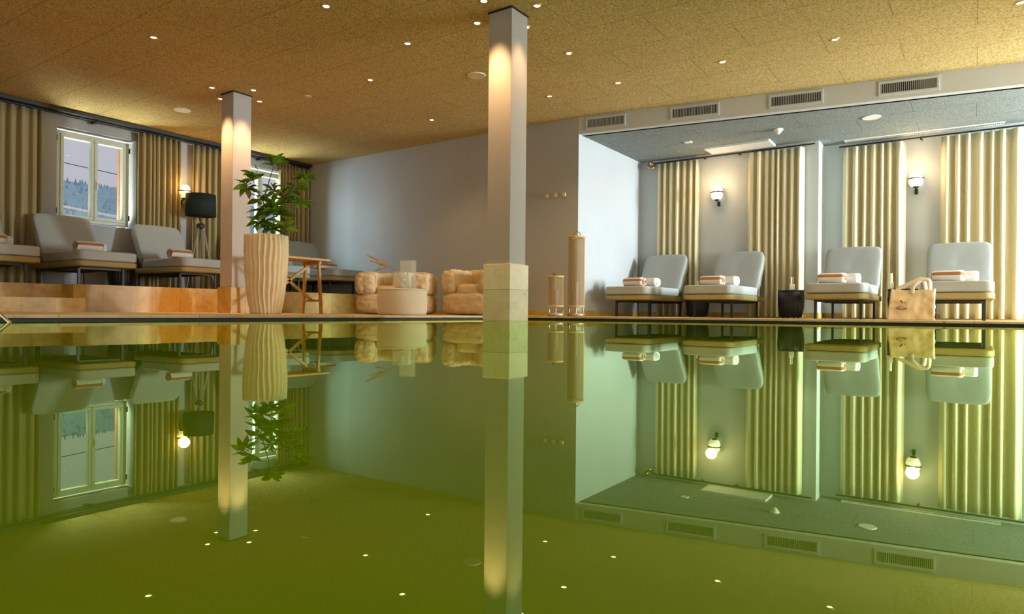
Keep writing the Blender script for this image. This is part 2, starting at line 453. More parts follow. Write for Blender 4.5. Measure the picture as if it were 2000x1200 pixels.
# right wall (outside the frame) with its glazing, front wall with glazing
boxes('wall_right', [(UR, UR+.2, VF, -3.2, 0, CEIL), (UR, UR+.2, 7.9, 8.95, 0, CEIL), (UR, UR+.2, 10.45, 10.8, 0, CEIL),  # pier sized to keep the alcove lamp off the near column
      (UR, UR+.2, -3.2, 7.9, 2.62, CEIL), (UR, UR+.2, 8.95, 10.45, 2.45, CEIL), (UR, UR+.2, -3.2, 7.9, -.1, .1), (UR, UR+.2, 8.95, 10.45, -.1, .1)],
      M['plaster_light'], 'right wall with large glazed openings and a pier added to block light')
boxes('wall_front', [(UL, -6.5, VF-.2, VF, 0, CEIL), (2.5, UR, VF-.2, VF, 0, CEIL), (-6.5, 2.5, VF-.2, VF, 2.55, CEIL), (-6.5, 2.5, VF-.2, VF, -.1, .1)],
      M['plaster_light'], 'wall behind the pool with a wide window')
# baseboards
boxes('baseboard_back', [(PF, US, VB-.012, VB, DECK, DECK+.075)], M['stone_trim'], 'limestone skirting along the back wall', 'skirting')
boxes('baseboard_alcove', [(US, UST, VA1-.012, VA1, DECK, DECK+.075), (UST, UR, VA2-.012, VA2, DECK, DECK+.075), (US, US+.012, VB, VA1, DECK, DECK+.075), (UST, UST+.012, VA1, VA2, DECK, DECK+.075)],
      M['stone_trim'], 'limestone skirting around the alcove', 'skirting')

# columns
def column(u0, u1, v0, v1, zb0, zb1, label):
    e = empty('column', ((u0+u1)/2, (v0+v1)/2, zb0), 0, label, 'column'); struct(e)
    a, b = (u1-u0)/2, (v1-v0)/2
    bm = bmesh.new(); bx(bm, -a, a, -b, b, zb1-zb0, CEIL-zb0-.012, .004); fin('shaft', bm, M['plaster_light'], e)
    bm = bmesh.new(); bx(bm, -a-.022, a+.022, -b-.022, b+.022, 0, zb1-zb0, .003); fin('tiled_base', bm, M['stone_base'] if zb0 < 0 else M['stone_front'], e)
    bm = bmesh.new(); bx(bm, -a-.008, a+.008, -b-.008, b+.008, CEIL-zb0-.012, CEIL-zb0-.001); fin('shadow_joint', bm, M['vent_dark'], e)
column(-3.62, -3.37, 4.84, 5.09, -.5, .506, 'nearer square column rising out of the pool on a cream tiled base')
p = on_z(456, 177, CEIL); COL2 = (p.x-.125, p.y+.125)
column(p.x-.25, p.x, p.y, p.y+.25, DECK, PLAT, 'farther square column behind the fluted planter, beside the platform')

# ------------------------------------------------------------------ windows
def window(name, v0, v1, z0, z1, label):
    e = empty(name, (UL-.13, v0, z0), 0, label, 'window'); struct(e)
    W, Hh = v1-v0, z1-z0
    bm = bmesh.new(); t = .046
    for b in [(0, W, 0, t), (0, W, Hh-t, Hh)]: bx(bm, -.04, .04, b[0], b[1], b[2], b[3], .004)
    for b in [(0, t), (W-t, W)]: bx(bm, -.04, .04, b[0], b[1], t, Hh-t, .004)
    fin('window_frame', bm, M['window_wood'], e)
    for k in (0, 1):
        a0 = t + k*(W-2*t)/2 + .002; a1 = a0 + (W-2*t)/2 - .004; s = .044
        bm = bmesh.new()
        bx(bm, -.03, .055, a0, a1, t, t+s, .006); bx(bm, -.03, .055, a0, a1, Hh-t-s, Hh-t, .006)
        bx(bm, -.03, .055, a0, a0+s, t+s, Hh-t-s, .006); bx(bm, -.03, .055, a1-s, a1, t+s, Hh-t-s, .006)
        sh = fin('sash', bm, M['window_wood'], e)
        bm = bmesh.new(); bx(bm, 0, .006, a0+s, a1-s, t+s, Hh-t-s); fin('pane', bm, M['pane'], sh)
        if k:
            bm = bmesh.new(); bx(bm, .055, .066, a0+.018, a0+.042, Hh*.42, Hh*.50, .003); bx(bm, .066, .09, a0+.024, a0+.036, Hh*.455, Hh*.475, .003)
            bx(bm, .08, .092, a0+.022, a0+.038, Hh*.38, Hh*.475, .003)
            fin('handle', bm, M['white_plastic'], sh)
    for vv in (0.0, W):
        for zz in (.09, Hh-.15):
            bm = bmesh.new(); tube(bm, [(.052, vv, zz), (.052, vv, zz+.075)], .010, 8); fin('hinge', bm, M['black_metal'], e)
    return e
window('window_1', 4.00, 4.96, 1.29, 2.53, 'two-casement window with cream frames behind the left loungers')
window('window_2', 6.69, 7.64, 1.29, 2.53, 'two-casement window partly hidden behind the leafy plant')
# glazing outside the frame
def glazing(name, x0, x1, y0, y1, z0, z1, label):
    e = empty(name, (x0, y0, z0), 0, label, 'window'); struct(e)
    bm = bmesh.new(); L = max(x1-x0, y1-y0); n = max(1, int(L/1.5))
    for k in range(n+1):
        if y1-y0 > x1-x0: c = (y1-y0)*k/n; bx(bm, 0, .06, max(c-.03, 0), min(c+.03, L), 0, z1-z0)
        else: c = (x1-x0)*k/n; bx(bm, max(c-.03, 0), min(c+.03, L), 0, .06, 0, z1-z0)
    fin('window_frame', bm, M['window_wood'], e)
glazing('window_3', UR+.07, UR+.13, -3.2, 7.9, .1, 2.62, 'wide glazing of the right wall')
glazing('window_4', UR+.07, UR+.13, 8.95, 10.45, .1, 2.45, 'window at the right end of the alcove')
glazing('window_5', -6.5, 2.5, VF-.13, VF-.07, .1, 2.55, 'wide window behind the pool')

# ------------------------------------------------------------------ curtains
def curtain(axis, base, a0, a1, z0, z1, folds, label, mat, group, amp=.046, seed=0, hem=True):
    rnd = random.Random(seed); L = a1-a0
    bounds = [0]
    for k in range(folds): bounds.append(bounds[-1] + rnd.uniform(.7, 1.35))
    tot = bounds[-1]; bounds = [b/tot for b in bounds]
    amps = [rnd.uniform(.75, 1.15) for _ in range(folds)]
    nu, nz = folds*12+1, 14
    bm = bmesh.new(); g = []
    for j in range(nz):
        z = z0 + (z1-z0)*j/(nz-1); row = []
        tz = j/(nz-1)
        for i2 in range(nu):
            s = i2/(nu-1); k = min(folds-1, next((q for q in range(folds) if s <= bounds[q+1]+1e-9), folds-1))
            ph = (s-bounds[k])/(bounds[k+1]-bounds[k])
            d = math.cos(2*PI*ph)
            d = math.copysign(abs(d)**.65, d)
            A = amp*amps[k]*(1.0 if tz < .97 else .8)*(1+.12*noise.noise(Vector((s*8, tz*2.5, seed))))
            sl = .012*noise.noise(Vector((s*5+seed, tz*2, 3.3)))*(1-tz)
            off = .35*amp*math.sin(4*PI*ph)*(L/folds)/.12*.5
            aa = a0 + s*L + off*.5 + sl
            dd = base + d*A
            row.append(bm.verts.new((dd, aa, z) if axis == 'v' else (aa, dd, z)))
        g.append(row)
    for j in range(nz-1):
        for i2 in range(nu-1): bm.faces.new((g[j][i2], g[j][i2+1], g[j+1][i2+1], g[j+1][i2]))
    c = Vector((base, (a0+a1)/2, z0)) if axis == 'v' else Vector(((a0+a1)/2, base, z0))
    for v in bm.verts: v.co -= c
    bmesh.ops.recalc_face_normals(bm, faces=bm.faces)
    o = fin('curtain', bm, mat, None, True); o.location = c
    md = o.modifiers.new('thickness', 'SOLIDIFY'); md.thickness = .003
    tag(o, label, 'curtain', group); return o
GL = 'linen curtains on the window wall'
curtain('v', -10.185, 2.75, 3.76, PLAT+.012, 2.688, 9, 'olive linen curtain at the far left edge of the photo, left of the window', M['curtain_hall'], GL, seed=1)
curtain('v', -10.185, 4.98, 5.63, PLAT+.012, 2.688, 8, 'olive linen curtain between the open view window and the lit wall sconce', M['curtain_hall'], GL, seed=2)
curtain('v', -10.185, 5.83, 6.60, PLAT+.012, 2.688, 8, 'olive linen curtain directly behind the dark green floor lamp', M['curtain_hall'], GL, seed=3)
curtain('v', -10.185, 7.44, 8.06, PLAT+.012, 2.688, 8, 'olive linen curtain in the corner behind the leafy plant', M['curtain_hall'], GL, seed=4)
GA = 'cream curtains in the alcove'
curtain('u', VA1-.075, -4.20, -3.52, DECK+.015, 2.46, 7, 'narrow cream curtain nearest the pale alcove side wall', M['curtain'], GA, seed=5)
curtain('u', VA1-.075, -2.78, -2.00, DECK+.015, 2.46, 8, 'cream curtain behind the black stool, left of the wall step', M['curtain'], GA, seed=6)
curtain('u', VA2-.15, -1.55, -.78, DECK+.015, 2.44, 7, 'cream curtain between the wall step and the right sconce', M['curtain'], GA, seed=8)
curtain('u', VA2-.15, -.38, .50, DECK+.015, 2.44, 7, 'broad bright cream curtain right of the right sconce', M['curtain'], GA, seed=9)

# curtain track / rods
e = empty('curtain_track', (-10.17, 2.5, 2.70), 0, 'long dark curtain track under the ceiling along the window wall', 'curtain rail')
bm = bmesh.new(); bx(bm, -.09, .085, 0, 5.58, .022, .066); fin('cover_board', bm, M['black_metal'], e)
bm = bmesh.new(); tube(bm, [(0, 0, .008), (0, 5.58, .008)], .012, 10); fin('rail', bm, M['black_metal'], e)
for v in (1.9, 4.55):
    bm = bmesh.new(); beam_between(bm, (-.09, v, -.01), (.01, v, -.01), .018, .035); lathe(bm, [(0, -.035), (.02, -.03), (.022, .0), (.015, .012), (0, .012)], 12, (.01, v, -.01))
    fin('bracket', bm, M['black_metal'], e)
def rod(x0, x1, v, z, label, left_finial, brk):
    e = empty('curtain_rod', (x0, v, z), 0, label, 'curtain rod', 'curtain rods in the alcove')
    bm = bmesh.new(); tube(bm, [(0, 0, 0), (x1-x0, 0, 0)], .011, 10); fin('rod', bm, M['black_metal'], e)
    if left_finial:
        bm = bmesh.new(); prof = [(.028, -.014), (.062, -.016), (.070, 0), (.062, .016), (.028, .014), (.028, -.014)]
        lathe(bm, prof, 24)
        bmesh.ops.transform(bm, matrix=Matrix.Translation((-.02, -.03, -.035)) @ Matrix.Rotation(math.radians(60), 4, 'X') @ Matrix.Rotation(.5, 4, 'Y'), verts=bm.verts)
        fin('finial', bm, M['brass'], e, True)
    for b in brk:
        bm = bmesh.new(); tube(bm, [(b-x0, .09 if v < 10.3 else .14, -.012), (b-x0, 0, -.012)], .008, 8)
        lathe(bm, [(0, -.035), (.018, -.03), (.02, -.01), (.014, .004), (0, .004)], 12, (b-x0, 0, 0)); fin('bracket', bm, M['black_metal'], e)
rod(-4.26, -1.86, VA1-.075, 2.485, 'dark curtain rod with a round brass finial, left half of the alcove', True, (-3.42, -2.9))
rod(-1.60, .62, VA2-.15, 2.465, 'dark curtain rod under the slotted air strip, right half of the alcove', False, (-.6,))

# ------------------------------------------------------------------ downlights
dl_px = [((300, 73), 'ceiling downlight nearest the upper left of the photo'),
 ((637, 12), 'ceiling downlight at the top edge, left of the near column'),
 ((796, 85), 'ceiling downlight midway between the two columns, upper one'),
 ((723, 156), 'ceiling downlight midway between the two columns, lower one'),
 ((843, 234), 'small far ceiling downlight above the back wall'),
 ((1111, 104), 'ceiling downlight right of the near column, first of its row'),
 ((1411, 121), 'ceiling downlight above the second air grille'),
 ((1631, 77), 'ceiling downlight toward the upper right, above the third grille'),
 ((1207, 162), 'ceiling downlight just above the first air grille'),
 ((1073, 188), 'ceiling downlight close to the back wall beside the near column'),
 ((1994, 5), 'ceiling downlight at the extreme top right corner'),
 ((945, 2), 'downlight at the front left corner of the near column head'),
 ((1049, 11), 'downlight at the front right corner of the near column head'),
 ((932, 45), 'downlight at the left side of the near column head'),
 ((1028, 53), 'downlight peeking from behind the right of the near column head'),
 ((414, 171), 'downlight at the front left of the farther column head'),
 ((495, 176), 'downlight at the front right of the farther column head'),
 ((431, 193), 'downlight tucked left behind the farther column head'),
 ((507, 198), 'downlight right behind the farther column head')]
dl = empty('downlight', (0, 0, CEIL), 0, 'x', 'ceiling light', 'recessed ceiling downlights')
bm = bmesh.new(); lathe(bm, [(.027, -.0005), (.031, -.006), (.043, -.005), (.045, 0)], 28); fin('trim_ring', bm, M['brass'], dl, True)
bm = bmesh.new(); lathe(bm, [(0, -.0025), (.027, -.0025), (.027, -.001)], 24); fin('lamp', bm, M['lamp_glow'], dl)
dlpos = []
for k, ((px, py), lab) in enumerate(dl_px):
    p = on_z(px, py, CEIL)
    dlpos.append((p.x, p.y, k >= 11))
    if k == 0: dl.location = (p.x, p.y, CEIL); dl['label'] = lab
    else: dup(dl, (p.x, p.y, CEIL), 0, lab)

def lamp(kind, name, loc, rot, energy, color, **k):
    l = bpy.data.lights.new(name, kind); l.energy = energy; l.color = color
    for a, b in k.items(): setattr(l, a, b)
    o = bpy.data.objects.new(name, l); COL.objects.link(o); o.location = loc; o.rotation_euler = rot; return o
WARM = (1, .66, .26)
for k, (x, y, col) in enumerate(dlpos):
    if col:
        cx, cy = (-3.495, 4.965) if k < 15 else COL2
        d = Vector((cx, cy, .15)) - Vector((x, y, CEIL-.03)); rot = d.to_track_quat('-Z', 'Y').to_euler()
        lamp('SPOT', 'ceiling_spot', (x, y, CEIL-.03), rot, (190 if k in (11, 13, 15, 17) else 150 if k > 14 else 60), (1, .56, .25), spot_size=math.radians(56), spot_blend=.9, shadow_soft_size=.04)
    else:
        lamp('SPOT', 'ceiling_spot', (x, y, CEIL-.03), (0, 0, 0), 52, WARM, spot_size=math.radians(110), spot_blend=1.0, shadow_soft_size=.04)
for (x, y) in [(-5.6, 1.2), (-2.6, 1.5), (-2.4, -1.5), (.8, 3.2), (.8, .4), (-7.2, 1.6)]:  # added spots out of view, without fixtures, to light water and room
    lamp('SPOT', 'ceiling_spot', (x, y, CEIL-.03), (0, 0, 0), 40, WARM, spot_size=math.radians(118), spot_blend=.9, shadow_soft_size=.04)

# ------------------------------------------------------------------ ceiling fittings
def disc(name, px, py, z, r, label, cat, mat, th=.008):
    p = on_z(px, py, z)
    e = empty(name, (p.x, p.y, z), 0, label, cat)
    bm = bmesh.new(); lathe(bm, [(0, -th), (r*.93, -th)], 32); fin('grille', bm, mat, e)
    bm = bmesh.new(); lathe(bm, [(r*.93, -th), (r*.97, -th-.002), (r, -th*.5), (r, 0)], 32); fin('rim', bm, M['white_plastic'], e, True)
disc('ceiling_speaker', 356, 215, CEIL, .105, 'round white ceiling speaker left of the farther column', 'speaker', M['white_paint'])
disc('ceiling_speaker', 931, 147, CEIL, .105, 'round beige ceiling speaker beside the near column shaft', 'speaker', M['knob'])
disc('ceiling_speaker', 1702, 229, ALC, .105, 'round white speaker in the grey alcove ceiling', 'speaker', M['white_plastic'])
disc('ceiling_sensor', 602, 188, CEIL, .04, 'tiny round sensor in the main ceiling between the columns', 'sensor', M['knob'], .004)
p = on_z(1344, 277, ALC); bm = bmesh.new(); bx(bm, -.05, .05, -.05, .05, -.012, 0, .003)
o = fin('ceiling_sensor', bm, M['white_plastic']); o.location = (p.x, p.y, ALC); tag(o, 'small square white sensor in the grey alcove ceiling', 'sensor')
p = on_z(1520, 252, ALC); e = empty('smoke_detector', (p.x, p.y, ALC), 0, 'domed white smoke detector hanging from the alcove ceiling', 'smoke detector')
bm = bmesh.new(); lathe(bm, [(0, -.02), (.06, -.02), (.062, -.005), (.055, 0)], 24); fin('base', bm, M['white_plastic'], e, True)
bm = bmesh.new(); lathe(bm, [(0, -.075), (.02, -.068), (.038, -.045), (.05, -.02)], 24); fin('dome', bm, M['jar_white'], e, True)
# access panel
bm = bmesh.new(); bx(bm, -3.30, -2.38, 9.72, 10.10, ALC-.035, ALC, .003)
for v in bm.verts: v.co -= Vector((-2.84, 9.91, ALC))
o = fin('ceiling_panel', bm, M['white_paint']); o.location = (-2.84, 9.91, ALC); tag(o, 'flat white panel hanging below the alcove ceiling over the second curtain', 'ceiling panel')
# linear strip diffuser
p0 = on_z(1650, 276, ALC); p1 = on_z(1962, 239, ALC); L = (p1-p0).length; ang = math.atan2(p1.y-p0.y, p1.x-p0.x)
e = empty('slot_diffuser', tuple((p0.x, p0.y, ALC)), ang, 'long narrow slotted air strip in the alcove ceiling', 'air vent')
bm = bmesh.new(); bx(bm, 0, L, -.06, -.048, -.012, 0); bx(bm, 0, L, .048, .06, -.012, 0); bx(bm, 0, .012, -.048, .048, -.012, 0); bx(bm, L-.012, L, -.048, .048, -.012, 0)
fin('frame', bm, M['white_plastic'], e)
bm = bmesh.new(); bx(bm, .012, L-.012, -.048, .048, -.003, -.001); fin('backing', bm, M['vent_dark'], e)
bm = bmesh.new(); n = 84
for k in range(n): x = .02+(L-.04)*k/(n-1); bx(bm, x-.0055, x+.0055, -.036, .036, -.010, -.003)
bx(bm, .012, L-.012, .03, .048, -.011, -.003); bx(bm, .012, L-.012, -.048, -.03, -.011, -.003)
fin('slats', bm, M['white_plastic'], e)
# beam grilles
bn = Vector((math.sin(BA), -math.cos(BA), 0)); bp0 = Vector((US, VB, 0))
gl = [((1143, 235), (1223, 231), (222, 248)), ((1309, 215), (1405, 210), (0, 0)), ((1500, 194), (1608, 190), (0, 0)), ((1714, 172), (1835, 168), (0, 0))]
gx = [((1144, 1222), 'first and dimmest air grille on the bulkhead, nearest the back wall'), ((1309, 1405), 'second air grille along the bulkhead, counted from the back wall'),
      ((1501, 1608), 'third air grille along the bulkhead, above the smoke detector'), ((1715, 1835), 'largest-looking air grille at the right of the bulkhead')]
groot = None
for (xa, xb), lab in gx:
    yc = 236 - (xa-1144)*.116
    pa = on_plane(xa, yc, bp0, bn); pb = on_plane(xb, yc-8, bp0, bn)
    gw = (Vector((pb.x, pb.y))-Vector((pa.x, pa.y))).length; mid = (pa+pb)/2
    if groot is None:
        W0 = .66; hh = .066
        groot = empty('air_grille', (0, 0, 0), BA, lab, 'air vent', 'air grilles on the bulkhead')
        bm = bmesh.new(); t = .03; W = W0/2
        for (a, b, c, d) in ((-W, W, hh, hh+.0), ):
            pass
        bx(bm, -W-t, W+t, -.018, 0, hh-.012, hh+t-.012, .004); bx(bm, -W-t, W+t, -.018, 0, -hh-t+.012, -hh+.012, .004)
        bx(bm, -W-t, -W, -.018, 0, -hh+.012, hh-.012, .004); bx(bm, W, W+t, -.018, 0, -hh+.012, hh-.012, .004)
        fin('frame', bm, M['beam'], groot)
        bm = bmesh.new(); bx(bm, -W, W, -.002, -.0005, -hh, hh); fin('backing', bm, M['vent_dark'], groot)
        bm = bmesh.new()
        for k in range(29): x = -W + 2*W*(k+.5)/29; bx(bm, x-.0034, x+.0034, -.012, -.002, -hh+.01, hh-.01)
        fin('slats', bm, M['beam'], groot)
        g = groot
    else: g = dup(groot, (0, 0, 0), BA, lab)
    g.location = (mid.x, mid.y, 2.665); g.scale = (gw/(W0+.06), 1, 1)

# ------------------------------------------------------------------ sconces
def sconce_build(mat):
    e = empty('wall_sconce', (0, 0, 0), 0, 'x', 'wall lamp')
    # local: wall at y=0, lamp toward -y ; origin at globe centre height
    bm = bmesh.new(); prof = [(0, -.104)]
    for k in range(1, 20):
        t = -PI/2 + PI*k/20
        r = .090*math.cos(t)**.52; prof.append((r*(1.0 if t < 0 else .95), .104*math.sin(t)))
    prof.append((0, .104)); lathe(bm, prof, 32, (0, -.115, 0)); g = fin('globe', bm, mat, e, True)
    bm = bmesh.new(); lathe(bm, [(.084, -.009), (.0945, -.009), (.0945, .009), (.084, .009)], 32, (0, -.115, .006)); fin('band', bm, M['black_metal'], e)
    bm = bmesh.new(); lathe(bm, [(0, -.118), (.03, -.118), (.045, -.096), (.0, -.096)], 20, (0, -.115, 0))
    tube(bm, [(0, -.115, -.115), (0, -.06, -.130), (0, -.012, -.138)], .010, 8)
    fin('bracket', bm, M['black_metal'], e)
    bm = bmesh.new(); bx(bm, -.02, .02, -.02, 0, -.19, -.115, .004); fin('wall_plate', bm, M['black_metal'], e)
    return e
s1 = sconce_build(M['globe_warm']); s1.location = (UL, 5.70, 1.915); s1.rotation_euler = (0, 0, PI/2)
s1['label'] = 'amber glowing wall sconce above the dark green floor lamp'
s2 = sconce_build(M['globe_day']); p = on_v(1400, 377, VA1-.115); s2.location = (p.x, VA1, p.z)
s2['label'] = 'glowing egg-shaped sconce on the wall between the first two alcove curtains'; s2['group'] = 'egg-shaped sconces in the alcove'
p = on_v(1789, 350, VA2-.115); dup(s2, (p.x, VA2, p.z), 0, 'glowing egg-shaped sconce between the two right-hand alcove curtains', 'egg-shaped sconces in the alcove')
lamp('POINT', 'sconce_light', (UL+.24, 5.66, 1.98), (0, 0, 0), 9, (1, .55, .2), shadow_soft_size=.08)
lamp('POINT', 'sconce_light', (s2.location.x-.0, VA1-.26, 2.0), (0, 0, 0), 9, (1, .65, .35), shadow_soft_size=.08)
lamp('POINT', 'sconce_light', (p.x, VA2-.26, 2.0), (0, 0, 0), 9, (1, .65, .35), shadow_soft_size=.08)

# wall knobs
kn = None
for (px, py), lab in (((1071, 384), 'left one of the three round wall knobs on the back wall'), ((1087.5, 382.5), 'middle one of the three round wall knobs on the back wall'), ((1104, 381), 'right one of the three round wall knobs, nearest the alcove corner')):
    p = on_v(px, py, VB)
    if kn is None:
        bm = bmesh.new(); lathe(bm, [(.012, 0), (.012, .02), (.030, .024), (.033, .036), (.027, .045), (.012, .042), (0, .041)], 20)
        bmesh.ops.transform(bm, matrix=Matrix.Rotation(PI/2, 4, 'X'), verts=bm.verts)
        kn = fin('wall_knob', bm, M['knob'], None, True); o = kn
    else: o = kn.copy(); COL.objects.link(o)
    o.location = (p.x, VB, p.z); tag(o, lab, 'wall knob', 'round wall knobs')

# ------------------------------------------------------------------ loungers
def make_lounger():
    e = empty('sun_lounger', (0, 0, 0), 0, 'x', 'sun lounger')
    L = 1.56; W = .66
    bm = puff(W+.015, L, .075, p=12, cuts=11, mat=Matrix.Translation((0, L/2+.01, .262)))
    fin('wicker_frame', bm, M['wicker'], e, True)
    bm = bmesh.new()
    for s in (-1, 1): bx(bm, s*.235-.012, s*.235+.012, .22, 1.52, .205, .228)
    for y in (.26, .8, 1.46): bx(bm, -.235, .235, y-.012, y+.012, .20, .228)
    fin('under_rails', bm, M['black_metal'], e)
    for x in (-.245, .245):
        for y in (.26, 1.46):
            bm = bmesh.new(); bx(bm, x-.014, x+.014, y-.014, y+.014, 0, .228, .002); fin('leg', bm, M['black_metal'], e)
    bm = puff(W, 1.27, .125, p=11, cuts=15, wr=.009, wf=5, mat=Matrix.Translation((0, .635, .358)))
    sc = fin('seat_cushion', bm, M['cushion'], e, True)
    bm = bmesh.new(); tube(bm, [(-.325, .62, .372), (-.31, .62, .4185), (0, .62, .423), (.31, .62, .4185), (.325, .62, .372)], .003, 6); fin('piping', bm, M['cushion'], sc)
    th = math.radians(57)
    T = Matrix.Translation((0, 1.20, .365)) @ Matrix.Rotation(th, 4, 'X')
    bm = puff(W, .68, .12, p=10, cuts=15, wr=.012, wf=5, seed=4, mat=T @ Matrix.Translation((0, .34, .0)))
    fin('back_cushion', bm, M['cushion'], e, True)
    bm = puff(W-.02, .66, .035, p=10, cuts=9, mat=T @ Matrix.Translation((0, .335, -.085)))
    fin('back_panel', bm, M['wicker'], e, True)
    for s in (-.28, .28):
        bm = bmesh.new(); tube(bm, [T @ Vector((s, .40, -.10)), (s, 1.54, .27)], .007, 8); fin('back_strut', bm, M['black_metal'], e)
    return e
proto = make_lounger()
RL = [(-3.94, 'grey alcove lounger closest to the pale side wall, with a rolled towel'), (-2.81, 'grey alcove lounger just left of the uncovered black stool'),
      (-1.328, 'grey alcove lounger left of the canvas tote bag'), (-.162, 'grey alcove lounger behind the right side of the canvas tote bag')]
loungers = []
GR = 'loungers lined up in the alcove'; GP = 'loungers on the stone platform'
for k, (u, lab) in enumerate(RL):
    if k == 0: proto.location = (u, 8.42, DECK); proto['label'] = lab; proto['group'] = GR; o = proto
    else: o = dup(proto, (u, 8.42, DECK), 0, lab, GR)
    loungers.append(o)
LL = [(2.88, 'grey platform lounger cut off by the left edge, only its foot end showing'), (3.94, 'grey platform lounger below the window, in front of the left casement'),
      (5.19, 'grey platform lounger in front of the floor lamp, foot end reaching the far column'), (6.62, 'grey platform lounger mostly hidden behind the column and fluted planter'),
      (7.76, 'grey platform lounger in the corner against the back wall, right of the wooden table')]
for v, lab in LL: loungers.append(dup(proto, (-8.66, v, PLAT), PI/2, lab, GP, (1.04, .88, 1)))

# towels
def make_towel(white):
    e_name = 'rolled_towel'
    L = .29
    bm = bmesh.new(); pts = []
    seg = 28; rings = []
    for k in range(9):
        x = -L/2 + L*k/8; sc = 1 + .06*noise.noise(Vector((x*12, 1, 7 if white else 2)))
        if k in (0, 8): sc *= .90
        ring = []
        for q in range(seg):
            a = 2*PI*q/seg; r = 1 + .03*math.sin(3*a+x*9)
            y = .086*math.copysign(abs(math.cos(a))**.9, math.cos(a))*sc*r; z = .064*math.copysign(abs(math.sin(a))**.85, math.sin(a))*sc*r
            ring.append(bm.verts.new((x, y, z)))
        rings.append(ring)
    for i2 in range(8):
        for q in range(seg): bm.faces.new((rings[i2][q], rings[i2][(q+1) % seg], rings[i2+1][(q+1) % seg], rings[i2+1][q]))
    f0 = bm.faces.new(rings[0]); f1 = bm.faces.new(rings[-1][::-1])
    root = empty(e_name, (0, 0, 0), 0, 'x', 'towel')
    ext = []
    for f in (f0, f1):
        r = bmesh.ops.inset_individual(bm, faces=[f], thickness=.012, depth=.012 if f is f0 else .012)
    body = fin('towel_roll', bm, M['white_terry'] if white else M['striped_terry'], root, True)
    bm = bmesh.new(); n = 40
    for sgn in (-1, 1):
        pts = []
        for k in range(n):
            t = k/(n-1); a = t*5.2*PI; r = .010+.030*t
            pts.append((sgn*(L/2+.003), 1.6*r*math.cos(a), r*math.sin(a)*1.25))
        tube(bm, pts, .0042, 6)
    fin('spiral_end', bm, M['white_terry'] if white else M['towel_end'], root, True)
    return root
tw_s = make_towel(False); tw_w = make_towel(True)
where = ['on the alcove lounger nearest the side wall', 'on the alcove lounger left of the uncovered black stool', 'on the alcove lounger left of the tote bag', 'on the alcove lounger right of the tote bag',
         'on the lounger cut off at the left edge', 'on the lounger below the left window', 'on the lounger in front of the floor lamp', 'on the lounger hidden behind the planter']
spots = [(.06, .30), (.03, .30), (-.02, .30), (-.03, .34), (-.02, .30), (-.06, .32), (-.16, .32), (-.05, .32)]
first_s = first_w = True
for k in range(8):
    lo = loungers[k]; rz = lo.rotation_euler.z
    for typ in (0, 1):
        dx, dy = spots[k]
        lx, ly = (dx-.05, dy) if typ == 0 else (dx+.075, dy+.20)
        R = Matrix.Rotation(rz, 4, 'Z'); q = lo.location + R @ Vector((lx, ly, .4235+.060))
        src = tw_w if typ else tw_s
        lab = ('white rolled towel ' if typ else 'tan-striped rolled towel ') + where[k]
        rr = rz + random.uniform(-.06, .06)
        if typ == 0 and first_s: src.location = q; src.rotation_euler = (0, 0, rr); src['label'] = lab; src['group'] = 'striped rolled towels'; first_s = False
        elif typ == 1 and first_w: src.location = q; src.rotation_euler = (0, 0, rr); src['label'] = lab; src['group'] = 'white rolled towels'; first_w = False
        else: dup(src, q, rr, lab, 'white rolled towels' if typ else 'striped rolled towels')
# folded towel on the corner lounger
lo = loungers[8]; q = lo.location + Vector((-.40, -.20, .4235+.048))
bm = puff(.36, .20, .085, p=8, cuts=9, wr=.008, wf=14)
o = fin('folded_towel', bm, M['striped_terry'], None, True); o.location = q; o.rotation_euler = (0, 0, PI/2)
tag(o, 'tan and white folded towel on the corner lounger by the back wall', 'towel')

# ------------------------------------------------------------------ stools
def make_stool():
    e = empty('drum_stool', (0, 0, 0), 0, 'x', 'side table')
    bm = bmesh.new(); prof = [(0, .012), (.135, .012), (.145, .03), (.160, .14), (.168, .26), (.165, .35), (.160, .362)]
    lathe(bm, prof, 120, fn=lambda a, z: 1 + (.018*math.cos(30*a) if .02 < z < .36 else 0)); fin('fluted_body', bm, M['black_wood'], e, True)
    bm = bmesh.new(); lathe(bm, [(0, .362), (.166, .362), (.170, .368), (.170, .376), (.164, .382), (0, .382)], 48); fin('top', bm, M['black_wood'], e)
    bm = bmesh.new()
    for k in range(4): lathe(bm, [(0, 0), (.015, 0), (.015, .014), (0, .014)], 10, (.10*math.cos(k*PI/2+.6), .10*math.sin(k*PI/2+.6), 0))
    fin('foot_pads', bm, M['black_metal'], e)
    return e
st = make_stool(); SG = 'black fluted drum stools'
st.location = (-2.07, 9.72, DECK); st['label'] = 'black fluted drum stool standing free between the second and third alcove loungers'; st['group'] = SG
dup(st, (-3.375, 9.72, DECK), 0, 'black fluted drum stool mostly hidden behind the second alcove lounger', SG)
dup(st, (-.745, 9.72, DECK), 0, 'black fluted drum stool peeking out behind the tote bag', SG)
dup(st, (-9.80, 4.60, PLAT), 0, 'black drum stool in shadow between the two platform loungers nearest the window', SG)
